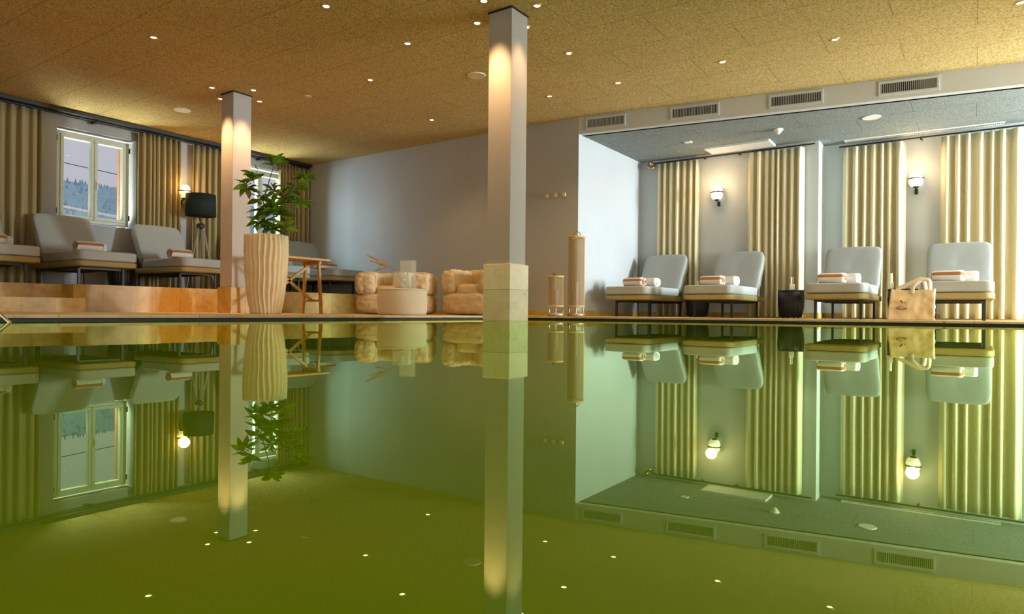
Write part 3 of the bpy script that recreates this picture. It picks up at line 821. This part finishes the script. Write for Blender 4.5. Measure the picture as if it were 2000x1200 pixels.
# things on stools
def jar(loc, h, r, label, name, cat, mat, square=False, stick=0):
    e = empty(name, loc, .2, label, cat)
    bm = bmesh.new()
    if square: bx(bm, -r, r, -r, r, 0, h*.45, .004)
    else: lathe(bm, [(0, 0), (r, 0), (r, h*.4), (r*.8, h*.45), (0, h*.45)], 20)
    fin('body', bm, mat, e)
    bm = bmesh.new()
    if stick:
        tube(bm, [(-r*.35, 0, h*.4), (-r*.35, 0, h)], .011, 10); fin('tall_neck', bm, M['jar_white'], e)
        bm = bmesh.new(); tube(bm, [(r*.25, 0, h*.4), (r*.25, 0, h)], .008, 10); fin('brass_stem', bm, M['brass'], e)
    else:
        lathe(bm, [(0, h*.45), (r*.5, h*.45), (r*.5, h), (0, h)], 16); fin('lid', bm, M['brass'], e)
zt = DECK+.382
p = on_v(1547, 560, 9.66)
jar((p.x, 9.66, zt), .175, .032, 'white dispenser with a brass stem on the free-standing black stool', 'pump_dispenser', 'dispenser', M['jar_white'], True, 1)
p = on_v(1741, 560, 9.70)
jar((p.x, 9.70, zt), .20, .024, 'slim brass-stemmed dispenser on the stool behind the tote bag', 'pump_dispenser', 'dispenser', M['jar_white'], True, 1)
p = on_v(1363, 560, 9.70)
jar((p.x, 9.70, zt), .15, .024, 'small pale dispenser beside the towel of the second alcove lounger', 'pump_dispenser', 'dispenser', M['jar_white'], True, 1)

# ------------------------------------------------------------------ tote bag
def tote():
    p = on_z(1776, 625.5, DECK)
    e = empty('tote_bag', (-.555, 8.16, DECK), math.radians(3), 'beige canvas tote bag with a small red printed logo standing on the deck', 'bag')
    W, Dp, Hh = .42, .15, .325
    bm = bmesh.new(); nx, nz = 26, 20
    def pt(side, s, t):
        # side: 0 front,1 right,2 back,3 left ; returns outline point for param s at height t
        wob = .010*noise.noise(Vector((s*5+side*3, t*5, 1.7)))
        return wob
    rings = []
    per = []
    for k in range(nx): per.append((0, k/nx))
    for k in range(6): per.append((1, k/6))
    for k in range(nx): per.append((2, k/nx))
    for k in range(6): per.append((3, k/6))
    for j in range(nz+1):
        t = j/nz; z = Hh*t
        w = W*(1.0 - .04*t)/2; d = Dp*(1-.55*t)/2 * (1+.15*math.sin(PI*t))
        shx = .022*t
        ring = []
        for side, s in per:
            if side == 0: x, y, nx_, ny_ = -w+2*w*s, -d, 0, -1
            elif side == 1: x, y, nx_, ny_ = w, -d+2*d*s, 1, 0
            elif side == 2: x, y, nx_, ny_ = w-2*w*s, d, 0, 1
            else: x, y, nx_, ny_ = -w, d-2*d*s, -1, 0
            A = .022*noise.noise(Vector((x*8, z*8+side, 2.2))) + .010*noise.noise(Vector((x*22, z*26, side+5)))
            # a crease fan in the lower right of the front
            if side == 0 and s > .5:
                A += .022*math.sin(26*(x*.7+z*1.2))*max(0, .6-abs(t-.2))*(s-.5)*2
            if side in (1, 3): A -= .018*math.sin(PI*s)*t
            sag = -.012*math.sin(PI*(x/w+1)/2)*t**6 if side in (0, 2) else 0
            ring.append(bm.verts.new((x+nx_*A+shx, y+ny_*A, z + (sag if j == nz else 0))))
        rings.append(ring)
    n = len(per)
    for j in range(nz):
        for k in range(n): bm.faces.new((rings[j][k], rings[j][(k+1) % n], rings[j+1][(k+1) % n], rings[j+1][k]))
    bm.faces.new(rings[0][::-1])
    body = fin('bag_body', bm, M['tote'], e, True)
    md = body.modifiers.new('thickness', 'SOLIDIFY'); md.thickness = .003
    # handles: flat ribbons
    def ribbon(pts, w=.040, th=.003):
        bm = bmesh.new(); P = [Vector(q) for q in pts]; fine = []
        for i2 in range(len(P)-1):
            p0 = P[max(i2-1, 0)]; p1 = P[i2]; p2 = P[i2+1]; p3 = P[min(i2+2, len(P)-1)]
            for k in range(6):
                t = k/6; fine.append(.5*((2*p1)+(-p0+p2)*t+(2*p0-5*p1+4*p2-p3)*t*t+(-p0+3*p1-3*p2+p3)*t**3))
        fine.append(P[-1]); ringv = []
        for i2, q in enumerate(fine):
            t = (fine[min(i2+1, len(fine)-1)]-fine[max(i2-1, 0)]).normalized()
            nrm = Vector((0, -1, 0)); s = t.cross(nrm).normalized()
            n2 = s.cross(t)
            tw = .5*math.sin(i2*.25)
            s = (s*math.cos(tw)+n2*math.sin(tw)).normalized(); n2 = s.cross(t)
            ringv.append([bm.verts.new(q+s*w/2+n2*th), bm.verts.new(q-s*w/2+n2*th), bm.verts.new(q-s*w/2-n2*th), bm.verts.new(q+s*w/2-n2*th)])
        for i2 in range(len(ringv)-1):
            for k in range(4): bm.faces.new((ringv[i2][k], ringv[i2][(k+1) % 4], ringv[i2+1][(k+1) % 4], ringv[i2+1][k]))
        bm.faces.new(ringv[0]); bm.faces.new(ringv[-1][::-1])
        return bm
    fin('handle', ribbon([(-.12, .034, .30), (-.11, .04, .335), (-.03, .045, .375), (.07, .045, .425), (.105, .04, .425), (.125, .035, .39), (.135, .034, .30)]), M['tote_light'], e, True)
    fin('handle', ribbon([(.015, -.042, .28), (.02, -.044, .345), (.05, -.04, .385), (.10, -.035, .418), (.155, -.03, .415), (.172, -.036, .36), (.168, -.040, .28)]), M['tote_light'], e, True)
    # print on the front
    T = lambda x, z: Matrix.Translation((x, -Dp/2*(1-.55*z/Hh)*(1+.15*math.sin(PI*z/Hh))-.020, z)) @ Matrix.Rotation(PI/2-.14, 4, 'X')
    def glyph(bm, ch, size, mtx, shear=0):
        cu = bpy.data.curves.new('t', 'FONT'); cu.body = ch; cu.size = size; cu.align_x = 'CENTER'; cu.extrude = .0008; cu.shear = shear
        if len(ch) == 1: cu.offset = .0006
        ob = bpy.data.objects.new('t', cu); COL.objects.link(ob)
        dg = bpy.context.evaluated_depsgraph_get(); me = bpy.data.meshes.new_from_object(ob.evaluated_get(dg))
        me.transform(mtx); bm.from_mesh(me)
        bpy.data.objects.remove(ob); bpy.data.meshes.remove(me)
    cx = -.078
    bm = bmesh.new(); word = 'RÜBEZAHL'
    R = .085; cz = .105+R
    for k, ch in enumerate(word):
        a = -PI/2 + (k-3.5)*.165
        glyph(bm, ch, .021, T(cx + R*math.cos(a), cz + R*math.sin(a)) @ Matrix.Rotation(a+PI/2, 4, 'Z'))
    fin('logo_lettering', bm, M['ink_dark'], body)
    bm = bmesh.new(); glyph(bm, 'Das', .030, T(cx-.018, .131), .5)
    glyph(bm, 'Alpenhotel'[:0] or '–––––', .014, T(cx, .083)); fin('logo_script', bm, M['ink_dark'], body)
    bm = bmesh.new()
    def blob(pts):
        vs = [bm.verts.new(T(x, z) @ Vector((0, 0, .0))) for x, z in pts]; f = bm.faces.new(vs)
        r = bmesh.ops.extrude_face_region(bm, geom=[f]); 
        for v in [g for g in r['geom'] if isinstance(g, bmesh.types.BMVert)]: v.co.y -= .0015
    blob([(cx-.016, .205), (cx-.007, .213), (cx-.003, .202), (cx+.016, .186), (cx+.014, .178), (cx+.006, .179), (cx-.014, .192)])
    fin('logo_cap', bm, M['ink_red'], body)
    bm = bmesh.new()
    blob([(cx+.026, .188), (cx+.034, .188), (cx+.036, .180), (cx+.030, .174), (cx+.026, .180)])
    blob([(cx+.018, .177), (cx+.020, .179), (cx+.042, .157), (cx+.040, .155)])
    fin('logo_mark', bm, M['ink_dark'], body)
    return e
tote()

# ------------------------------------------------------------------ lanterns
def lantern(loc, r, z0, z1, label, hpx):
    e = empty('cord_lantern', loc, 0, label, 'lantern', 'corded floor lanterns')
    bm = bmesh.new(); lathe(bm, [(0, 0), (r*1.0, 0), (r*1.03, .015), (r*1.0, .042), (r*.4, .048), (0, .048)], 36); fin('base', bm, M['lantern_base'], e, True)
    bm = bmesh.new()
    for k in range(4):
        a = k*PI/2+.5; tube(bm, [(r*.78*math.cos(a), r*.78*math.sin(a), .025), (r*.86*math.cos(a), r*.86*math.sin(a), z0+.01)], .008, 8)
    fin('stand_posts', bm, M['lantern_base'], e)
    for zz, n in ((z0, 'bottom_ring'), (z1-.022, 'top_ring')):
        bm = bmesh.new(); lathe(bm, [(r*.86, 0), (r*1.0, 0), (r*1.03, .011), (r*1.0, .022), (r*.86, .022), (r*.86, 0)], 36, (0, 0, zz)); fin(n, bm, M['lantern_rim'], e, True)
    n = 58
    bm = bmesh.new()
    for k in range(n):
        a = 2*PI*k/n; x, y = r*.95*math.cos(a), r*.95*math.sin(a)
        tube(bm, [(x, y, z0+.012), (x, y, z1-.012)], .0031, 5)
    c = fin('cords', bm, M['rope'], e); c['kind'] = 'stuff'
    bm = bmesh.new(); lathe(bm, [(0, z0+.02), (r*.3, z0+.02), (r*.3, z0+.02+min(.3, (z1-z0)*.5)), (0, z0+.02+min(.3, (z1-z0)*.5))], 20); lathe(bm, [(0, z0+.005), (r*.9, z0+.005), (r*.9, z0+.018), (0, z0+.018)], 30); fin('inner_tray', bm, M['lantern_base'], e)
    pts = [(-r*.62*math.cos(t), 0, z1-.01+hpx*math.sin(t)) for t in [PI*k/12 for k in range(13)]]
    return e, pts
e, pts = lantern((-4.21, 7.55, DECK), .108, .115, 1.025, 'tall slim corded lantern in front of the alcove corner', .07)
bm = bmesh.new(); tube(bm, [(p[0], p[0]*-.3, p[2]) for p in pts], .006, 8); fin('handle', bm, M['steel'], e, True)
e, pts = lantern((-4.42, 7.40, DECK), .106, .115, .515, 'short corded lantern left of the tall one', .04)
bm = bmesh.new(); tube(bm, [(-.03, 0, .52), (-.045, -.01, .55), (-.01, 0, .525), (.02, 0, .515)], .005, 8); fin('handle', bm, M['black_metal'], e, True)

# ------------------------------------------------------------------ pouf and its things
pc = Vector((-5.06, 5.26, DECK))
e = empty('round_pouf', pc, 0, 'low round cream pouf used as a table in front of the bean bags', 'pouf')
bm = bmesh.new(); r = .262
lathe(bm, [(0, 0), (r-.03, 0), (r-.006, .012), (r, .04), (r+.003, .14), (r, .245), (r-.010, .268), (r-.03, .280), (0, .284)], 56); fin('body', bm, M['pouf'], e, True)
bm = bmesh.new()
for k in range(56):
    pass
ringp = [((r-.008)*math.cos(2*PI*k/48), (r-.008)*math.sin(2*PI*k/48), .270) for k in range(49)]
tube(bm, ringp, .0045, 6, False); fin('piping', bm, M['pouf'], e, True)
rx = Vector((math.cos(YAW), math.sin(YAW), 0)); fy = Vector((-math.sin(YAW), math.cos(YAW), 0))
q = pc + rx*.045 + fy*.09 + Vector((0, 0, .284))
e = empty('hurricane_glass', q, 0, 'tall clear glass cylinder on the pouf', 'glass vase')
bm = bmesh.new(); lathe(bm, [(0, 0), (.086, 0), (.088, .31), (.083, .31), (.081, .008), (0, .008)], 40); fin('glass_wall', bm, M['glassware'], e, True)
e2 = empty('pillar_candle', q+Vector((0, 0, .009)), 0, 'pale pillar candle inside the tall glass cylinder', 'candle')
bm = bmesh.new(); lathe(bm, [(0, 0), (.034, 0), (.034, .165), (.028, .17), (0, .166)], 24); fin('wax', bm, M['candle'], e2, True)
bm = bmesh.new(); tube(bm, [(0, 0, .165), (.002, 0, .182)], .0015, 6); fin('wick', bm, M['black_metal'], e2)
q2 = pc + rx*-.005 + fy*-.10 + Vector((0, 0, .284))
e = empty('low_glass_vase', q2, 0, 'lower clear glass in front, holding the dried pampas stem', 'glass vase')
bm = bmesh.new(); lathe(bm, [(0, 0), (.078, 0), (.080, .175), (.076, .175), (.074, .010), (0, .010)], 40); fin('glass_wall', bm, M['glassware'], e, True)
bm = bmesh.new(); lathe(bm, [(0, .011), (.05, .011), (.052, .028), (0, .030)], 24); fin('amber_stone_fill', bm, M['pampas'], e, True)
# pampas
e = empty('pampas_stem', q2+Vector((0, 0, .03)), 0, 'dried orange pampas grass stem leaning left out of the glass', 'dried grass')
def loc(a, h, d=0): return rx*a + fy*d + Vector((0, 0, h))
bm = bmesh.new()
stem = [loc(.06, .005), loc(.01, .07), loc(-.08, .18), loc(-.17, .245), loc(-.25, .285)]
tube(bm, stem, [.004, .004, .0035, .003, .002], 6)
tube(bm, [loc(.05, .005, .01), loc(-.02, .12, .01), loc(-.11, .215, .01), loc(-.20, .275, .015)], .0018, 5)
tube(bm, [loc(.03, .02, -.01), loc(-.08, .16, -.01), loc(-.2, .22, -.01), loc(-.26, .16, -.01)], .0012, 5)
fin('stems', bm, M['dry_stem'], e, True)
bm = bmesh.new(); rnd = random.Random(3)
for (a0, h0, a1, h1, n, ln) in ((-.12, .21, -.34, .315, 150, .075), (-.14, .20, -.30, .255, 90, .06), (-.12, .19, -.25, .165, 80, .055)):
    for k in range(n):
        t = rnd.random(); base = loc(a0+(a1-a0)*t, h0+(h1-h0)*t, rnd.uniform(-.006, .006))
        d = (loc(a1-a0, h1-h0).normalized() + Vector((rnd.uniform(-.35, .35), rnd.uniform(-.35, .35), rnd.uniform(-.45, .25)))).normalized()
        tip = base + d*ln*rnd.uniform(.5, 1)*(1-.4*t)
        tube(bm, [base, (base+tip)/2+Vector((0, 0, .003)), tip], [.0016, .0014, .0005], 4, False)
pl = fin('plume', bm, M['pampas'], e, True)

# ------------------------------------------------------------------ bean bag chairs
def beanbag(loc_, rz, label, sc=1.0):
    e = empty('bean_bag_armchair', loc_, rz, label, 'bean bag chair', 'cream bean bag armchairs')
    e.scale = (sc, sc, sc) if sc == 1.0 else (.77, .88, 1.08)
    # front faces -y
    bm = puff(.96, .88, .27, p=5, cuts=27, wr=.016, fine=.004, wf=15, seed=2, mat=Matrix.Translation((0, 0, .135))); b0 = fin('base', bm, M['bean'], e, True)
    bm = puff(.50, .62, .16, p=3.5, cuts=11, wr=.012, wf=9, seed=8, mat=Matrix.Translation((0, -.08, .285))); fin('seat', bm, M['bean'], e, True)
    for s in (-1, 1):
        bm = puff(.29, .84, .30, p=4.2, cuts=27, wr=.014, fine=.004, wf=15, seed=5*s, mat=Matrix.Translation((s*.335, -.01, .385))); a = fin('armrest', bm, M['bean'], e, True)
        for yy, sc2 in ((-.36, .98), (-.10, 1.07)):
            bm = bmesh.new(); cs = []
            for k in range(33):
                t = 2*PI*k/32; cs.append((s*.335+.131*sc2*math.copysign(abs(math.cos(t))**.55, math.cos(t)), yy, .385+.136*sc2*math.copysign(abs(math.sin(t))**.55, math.sin(t))))
            tube(bm, cs, .005, 6, False); fin('seam', bm, M['bean'], a, True)
    for xx in (-.30, .30):
        bm = bmesh.new(); tube(bm, [(xx, -.444, .06), (xx, -.448, .135), (xx, -.440, .22)], .0022, 6); fin('seam', bm, M['bean'], b0, True)
    bm = puff(.90, .29, .32, p=4.2, cuts=27, wr=.016, fine=.004, wf=13, seed=11, mat=Matrix.Translation((0, .29, .39))); fin('backrest', bm, M['bean'], e, True)
    return e
beanbag((-6.12, 6.28, DECK), math.radians(34), 'cream bean bag armchair directly behind the round pouf')
beanbag((-5.20, 6.78, DECK), math.radians(12), 'cream bean bag armchair partly hidden by the near column', .88)

# ------------------------------------------------------------------ wooden console table
def table():
    vL = -.84
    e = empty('trestle_table', (-7.12, 5.72, DECK), 0, 'slender warm wooden trestle table standing right of the fluted planter', 'table')
    bm = bmesh.new(); bx(bm, -.20, .20, vL-.02, .14, .682, .712, .006); fin('table_top', bm, M['oak'], e)
    for yy in (0.0, vL+.12):
        for s in (-1, 1):
            bm = bmesh.new(); beam_between(bm, (s*.185, yy, 0), (s*.125, yy, .682), .038, .030, (0, 1, 0)); fin('leg', bm, M['oak'], e)
        bm = bmesh.new(); bx(bm, -.17, .17, yy-.014, yy+.014, .155, .185, .003); fin('cross_rail', bm, M['oak'], e)
        bm = bmesh.new(); bx(bm, -.16, .16, yy-.02, yy+.02, .64, .682, .003); fin('cross_rail', bm, M['oak'], e)
    for za, zb, n in ((.17, .66, 'brace'), (.66, .17, 'brace')):
        bm = bmesh.new(); beam_between(bm, (0, vL+.12, za), (0, 0, zb), .026, .032); fin(n, bm, M['oak'], e)
table()

# ------------------------------------------------------------------ floor lamp
e = empty('floor_lamp', (-9.82, 5.77, PLAT), 0, 'tripod floor lamp with a dark green drum shade in front of the sconce', 'floor lamp')
zb, zt2 = 1.16, 1.49
bm = bmesh.new(); lathe(bm, [(.212, zb), (.222, zb), (.214, zt2), (.204, zt2), (.212, zb)], 48); fin('lamp_shade', bm, M['shade'], e, True)
bm = bmesh.new(); tube(bm, [(0, 0, 1.02), (0, 0, 1.30)], .011, 10); lathe(bm, [(0, 1.10), (.022, 1.10), (.024, 1.13), (.015, 1.17), (0, 1.17)], 16); 
for a in (0, 2.1, 4.2): tube(bm, [(0, 0, 1.25), (.21*math.cos(a), .21*math.sin(a), 1.25)], .003, 6)
fin('stem', bm, M['black_metal'], e)
bm = bmesh.new(); lathe(bm, [(0, .965), (.04, .965), (.058, .985), (.058, 1.03), (.035, 1.05), (0, 1.05)], 20); fin('hub', bm, M['black_metal'], e, True)
bm = bmesh.new(); tube(bm, [(0, 0, .80), (0, 0, .97)], .008, 8); fin('weight_rod', bm, M['black_metal'], e)
for a in (math.radians(35), math.radians(155), math.radians(275)):
    bm = bmesh.new()
    for s in (-1, 1):
        o1 = Vector((-math.sin(a), math.cos(a), 0))*s*.014
        tube(bm, [Vector((.04*math.cos(a), .04*math.sin(a), 1.0))+o1, Vector((.24*math.cos(a), .24*math.sin(a), .005))+o1*.6], .008, 8)
    fin('leg', bm, M['lantern_base'], e)

# ------------------------------------------------------------------ planter and plant
pp = Vector((-6.27, 4.43, DECK))
e = empty('potted_plant', pp, 0, 'leafy green plant in a tall cream fluted planter at the pool deck edge', 'potted plant')
Hp = .845
def rad(t): # t 0..1
    pts = [(0, .150), (.12, .170), (.3, .192), (.5, .208), (.7, .217), (.88, .217), (1, .213)]
    for (a, ra), (b, rb) in zip(pts, pts[1:]):
        if t <= b: return ra+(rb-ra)*(t-a)/(b-a)
    return pts[-1][1]
bm = bmesh.new(); seg = 240; nzr = 40; fl_n = 26; rings = []
for j in range(nzr+1):
    t = j/nzr; ring = []
    for k in range(seg):
        a = 2*PI*k/seg
        wob = .06*math.sin(t*7+ math.sin(a*3)*1.2) + .05*math.sin(t*13+a*2)
        c = math.cos(fl_n*(a+wob*.45)); c = 1-2*abs(math.sin(fl_n*(a+wob*.45)/2))**1.0
        rr = rad(t)*(1 + .06*c)
        ring.append(bm.verts.new((rr*math.cos(a), rr*math.sin(a), Hp*t)))
    rings.append(ring)
inner = [bm.verts.new((v.co.x*.93, v.co.y*.93, Hp-.001)) for v in rings[-1]]; rings.append(inner)
inner2 = [bm.verts.new((v.co.x*.90, v.co.y*.90, Hp-.07)) for v in rings[-2]]; rings.append(inner2)
for j in range(len(rings)-1):
    for k in range(seg): bm.faces.new((rings[j][k], rings[j][(k+1) % seg], rings[j+1][(k+1) % seg], rings[j+1][k]))
bm.faces.new(rings[0][::-1])
fin('planter', bm, M['pot'], e, True)
bm = bmesh.new(); lathe(bm, [(0, Hp-.055), (.1, Hp-.058), (.185, Hp-.065)], 40); fin('soil', bm, M['soil'], e, True)
SC = 7.2/1310
def pl(px, py, d=0):  # offset from pot axis in real metres
    return rx*((px-517)*SC) + fy*d + Vector((0, 0, (606-py)*SC + H_CAM - DECK))
branches = [
 [(513, 472, 0), (513, 440, 0), (514, 405, .0), (509, 388, -.02), (500, 372, -.03), (492, 352, -.04)],
 [(510, 392, 0), (516, 365, .02), (522, 342, .03), (529, 322, .02)],
 [(514, 405, 0), (532, 395, .03), (548, 382, .05), (566, 366, .04), (592, 345, .02)],
 [(536, 472, -.03), (536, 450, -.03), (532, 428, -.05), (538, 408, -.06)],
 [(534, 440, -.04), (548, 436, -.08), (562, 446, -.10)],
 [(532, 395, .03), (552, 392, .08), (576, 391, .09)],
 [(500, 372, -.03), (488, 366, -.06), (480, 368, -.08)],
 [(513, 430, 0), (503, 424, .05), (496, 430, .08)]]
bm = bmesh.new()
for b in branches:
    n = len(b); tube(bm, [pl(*q) for q in b], [.0075-.0045*k/(n-1) for k in range(n)], 7)
fin('stems', bm, M['bark'], e, True)
rnd = random.Random(21)
def leaf(bm, base, d, L, Wd, roll):
    d = d.normalized(); s = d.cross(Vector((0, 0, 1)))
    if s.length < .1: s = Vector((1, 0, 0))
    s.normalize(); n = s.cross(d); s2 = s*math.cos(roll)+n*math.sin(roll); n2 = s2.cross(d)
    prof = [(0, .04), (.12, .45), (.3, .9), (.5, 1), (.7, .8), (.87, .4), (1, .0)]
    rows = []
    for t, w in prof:
        c = base + d*L*t + Vector((0, 0, -1))*L*.22*t*t
        wv = Wd/2*w
        if w == 0: rows.append([bm.verts.new(c)]); continue
        rows.append([bm.verts.new(c - s2*wv + n2*wv*.35), bm.verts.new(c - s2*wv*.5 + n2*wv*.12), bm.verts.new(c), bm.verts.new(c + s2*wv*.5 + n2*wv*.12), bm.verts.new(c + s2*wv + n2*wv*.35)])
    for A, B in zip(rows, rows[1:]):
        for k in range(4):
            if len(B) == 1: bm.faces.new((A[k], A[k+1], B[0]))
            else: bm.faces.new((A[k], A[k+1], B[k+1], B[k]))
bm = bmesh.new(); by = bmesh.new()
ros = [(530, 318, .02, 11, 1.0, .35), (492, 348, -.04, 9, 1.0, .25), (484, 368, -.08, 8, .95, -.05), (505, 390, -.02, 8, .95, .0), (512, 412, .0, 7, 1.0, -.1),
       (513, 432, .0, 6, .9, -.05), (528, 446, -.05, 8, 1.0, -.15), (560, 446, -.1, 9, 1.0, .0), (537, 412, -.06, 8, 1.05, -.05), (548, 386, .05, 10, 1.0, .1),
       (590, 347, .02, 12, 1.0, .1), (566, 366, .04, 8, 1.05, -.2), (576, 392, .09, 9, 1.0, -.25), (545, 425, -.07, 7, 1.0, 0), (496, 430, .08, 5, .9, -.1), (527, 368, .03, 5, .8, .15), (531, 400, -.03, 6, 1.0, 0)]
for (px, py, d, n, sc, up) in ros:
    c = pl(px, py, d)
    a0 = rnd.random()*6
    n += 3
    for k in range(n):
        a = a0 + 2*PI*k/n + rnd.uniform(-.3, .3)
        dv = rx*math.cos(a)*1.0 + fy*math.sin(a)*.8 + Vector((0, 0, up + rnd.uniform(-.35, .75)))
        cc = c + Vector((rnd.uniform(-.015, .015), rnd.uniform(-.015, .015), rnd.uniform(-.03, .03)))
        leaf(bm, cc, dv, sc*rnd.uniform(.13, .20), sc*rnd.uniform(.052, .074), rnd.uniform(-.9, .9))
for (px, py, d) in ((500, 332, -.05), (513, 376, -.05), (518, 386, -.05), (538, 380, -.02), (543, 378, -.02), (533, 312, -.02), (548, 376, -.02), (503, 336, -.05)):
    leaf(by, pl(px, py, d), rx*rnd.uniform(-.6, .8) + fy*-.3 + Vector((0, 0, rnd.uniform(-.2, 1))), .07, .03, rnd.uniform(-.8, .8))
f = fin('foliage', bm, M['leaf'], e, True)
f = fin('young_foliage', by, M['leaf_yellow'], e, True); f['label'] = 'small yellow leaves in the middle of the plant'

# ------------------------------------------------------------------ pool handrail at the extreme left
e = empty('pool_handrail', (-4.05, 1.36, 0), 0, 'stainless pool handrail dipping into the water at the far left edge', 'handrail')
for k, off in enumerate((0, .10)):
    bm = bmesh.new()
    a = rx*-1
    q0 = a*(.02+off*.0) ; base = a*off
    P = [base + a*-.05 + Vector((0, 0, -.06)), base + Vector((0, 0, 0)), base + a*.10 + Vector((0, 0, .085)), base + a*.55 + Vector((0, 0, .50)), base + a*.8 + Vector((0, 0, .62)), base + a*.95+Vector((0, 0, .5)), base + a*.98+Vector((0, 0, .04))]
    if k == 1: P = [q - Vector((0, 0, .028)) + a*.0 for q in P]
    tube(bm, P, .007 if k else .009, 10); fin('rail_tube', bm, M['steel'], e, True)

# ------------------------------------------------------------------ outside
bm = bmesh.new(); nx, ny = 30, 70; g = []
for i2 in range(nx+1):
    row = []
    for j in range(ny+1):
        t = i2/nx; dist = 45 + 140*t; y = -60 + 260*j/ny
        h = .180*dist*min(1, .25+1.1*t) if t < .75 else .180*dist*min(1.0, 1.075) - (t-.75)*40
        h *= 1 + .05*noise.noise(Vector((y*.03, t*3, 0)))
        h += 1.6*noise.noise(Vector((y*.12, dist*.12, 2)))
        row.append(bm.verts.new((UL-dist, y, h)))
    g.append(row)
for i2 in range(nx):
    for j in range(ny): bm.faces.new((g[i2][j], g[i2][j+1], g[i2+1][j+1], g[i2+1][j]))
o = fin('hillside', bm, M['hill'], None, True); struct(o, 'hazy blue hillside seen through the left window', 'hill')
rnd = random.Random(5); bm = bmesh.new()
for k in range(5500):
    t = rnd.uniform(.1, .76); dist = 45+140*t; y = rnd.uniform(15, 180)
    h = .180*dist*min(1, .25+1.1*t) if t < .75 else .180*dist - (t-.75)*40
    h *= 1 + .05*noise.noise(Vector((y*.03, t*3, 0)))
    hh = rnd.uniform(.9, 2.3); rr = hh*.26
    lathe(bm, [(rr, 0), (rr*.5, hh*.5), (0, hh)], 6, (UL-dist, y, h-1.2))
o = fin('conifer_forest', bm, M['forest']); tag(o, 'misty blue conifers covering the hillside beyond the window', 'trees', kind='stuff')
p0 = on_u(105, 308, -40); p1 = on_u(260, 343, -40)
bm = bmesh.new(); tube(bm, [p0 + (p1-p0)*t + Vector((0, 0, -.15*math.sin(PI*((t+2)/5)))) for t in [-2+.5*k for k in range(11)]], .022, 5)
c = bm.verts[:] ; o = fin('overhead_cable', bm, M['black_metal']); tag(o, 'thin overhead cable crossing the sky outside the left window', 'cable')
p0 = on_u(105, 400, -48); p1 = on_u(260, 430, -48)
bm = bmesh.new(); tube(bm, [p0 + (p1-p0)*t for t in (-2, 0, 1, 3)], .09, 5); o = fin('guard_rail', bm, M['road']); tag(o, 'pale guard rail line low in the view outside the left window', 'guard rail')
bm = bmesh.new(); bx(bm, -.03, .03, .03, .06, 0, 1.2, .003); o = fin('window_shutter', bm, M['terracotta']); o.location = (UL-.42, 4.93, 1.3); tag(o, 'edge of a terracotta shutter outside the left window', 'shutter')

# ------------------------------------------------------------------ world, daylight and added warm fill
wd = bpy.data.worlds.new('world'); S.world = wd; wd.use_nodes = True
nt = wd.node_tree; bg = nt.nodes['Background']
tc = nt.nodes.new('ShaderNodeTexCoord'); sp = nt.nodes.new('ShaderNodeSeparateXYZ'); nt.links.new(tc.outputs['Generated'], sp.inputs[0])
cr = nt.nodes.new('ShaderNodeValToRGB'); cr.color_ramp.elements[0].color = (.55, .53, .60, 1); cr.color_ramp.elements[1].color = (.62, .66, .75, 1)
nt.links.new(sp.outputs[2], cr.inputs[0]); nt.links.new(cr.outputs[0], bg.inputs[0]); bg.inputs[1].default_value = 1.0

def area(name, loc, target, sx, sy, energy, color):
    d = Vector(target)-Vector(loc); q = d.to_track_quat('-Z', 'Y')
    l = bpy.data.lights.new(name, 'AREA'); l.shape = 'RECTANGLE'; l.size = sx; l.size_y = sy; l.energy = energy; l.color = color
    o = bpy.data.objects.new(name, l); COL.objects.link(o); o.location = loc; o.rotation_euler = q.to_euler(); return o
area('daylight_alcove', (UR+2.2, 9.85, 1.6), (US, 9.6, 1.2), 1.3, 2.2, 1600, (.82, .96, 1.0))
area('daylight_right', (UR+.5, 4.5, 1.4), (-4, 5.5, 1.6), 7.0, 2.4, 80, (.92, 1.0, .94))
area('daylight_right', (UR+.35, 7.1, .75), (-.3, 8.0, 2.77), 1.4, 1.0, 110, (1.0, .98, .86))
area('warm_fill_front', (-1.0, VF-.5, 1.4), (-3, 5, 1.6), 7.0, 2.3, 92, (1.0, .76, .44))  # added warm fill from behind the camera, not daylight
area('daylight_window', (UL-1.6, 4.48, 4.1), (UL+2.6, 4.8, .9), 1.2, 1.2, 80, (.70, .88, 1.0))
area('daylight_window', (UL-1.3, 6.0, 2.35), (-8.2, 8.1, 1.25), .9, 1.2, 300, (.66, .90, 1.0))
for vv, tv in ((4.48, 4.8), (7.17, 7.4)):
    area('daylight_window', (UL-1.0, vv, .55), (UL+1.0, tv, 2.77), 1.0, .5, 150, (.95, 1.0, .84))
S.cycles.max_bounces = 10; S.cycles.diffuse_bounces = 5; S.cycles.glossy_bounces = 4; S.cycles.transparent_max_bounces = 12
S.cycles.sample_clamp_indirect = 6; S.cycles.caustics_reflective = False; S.cycles.caustics_refractive = False
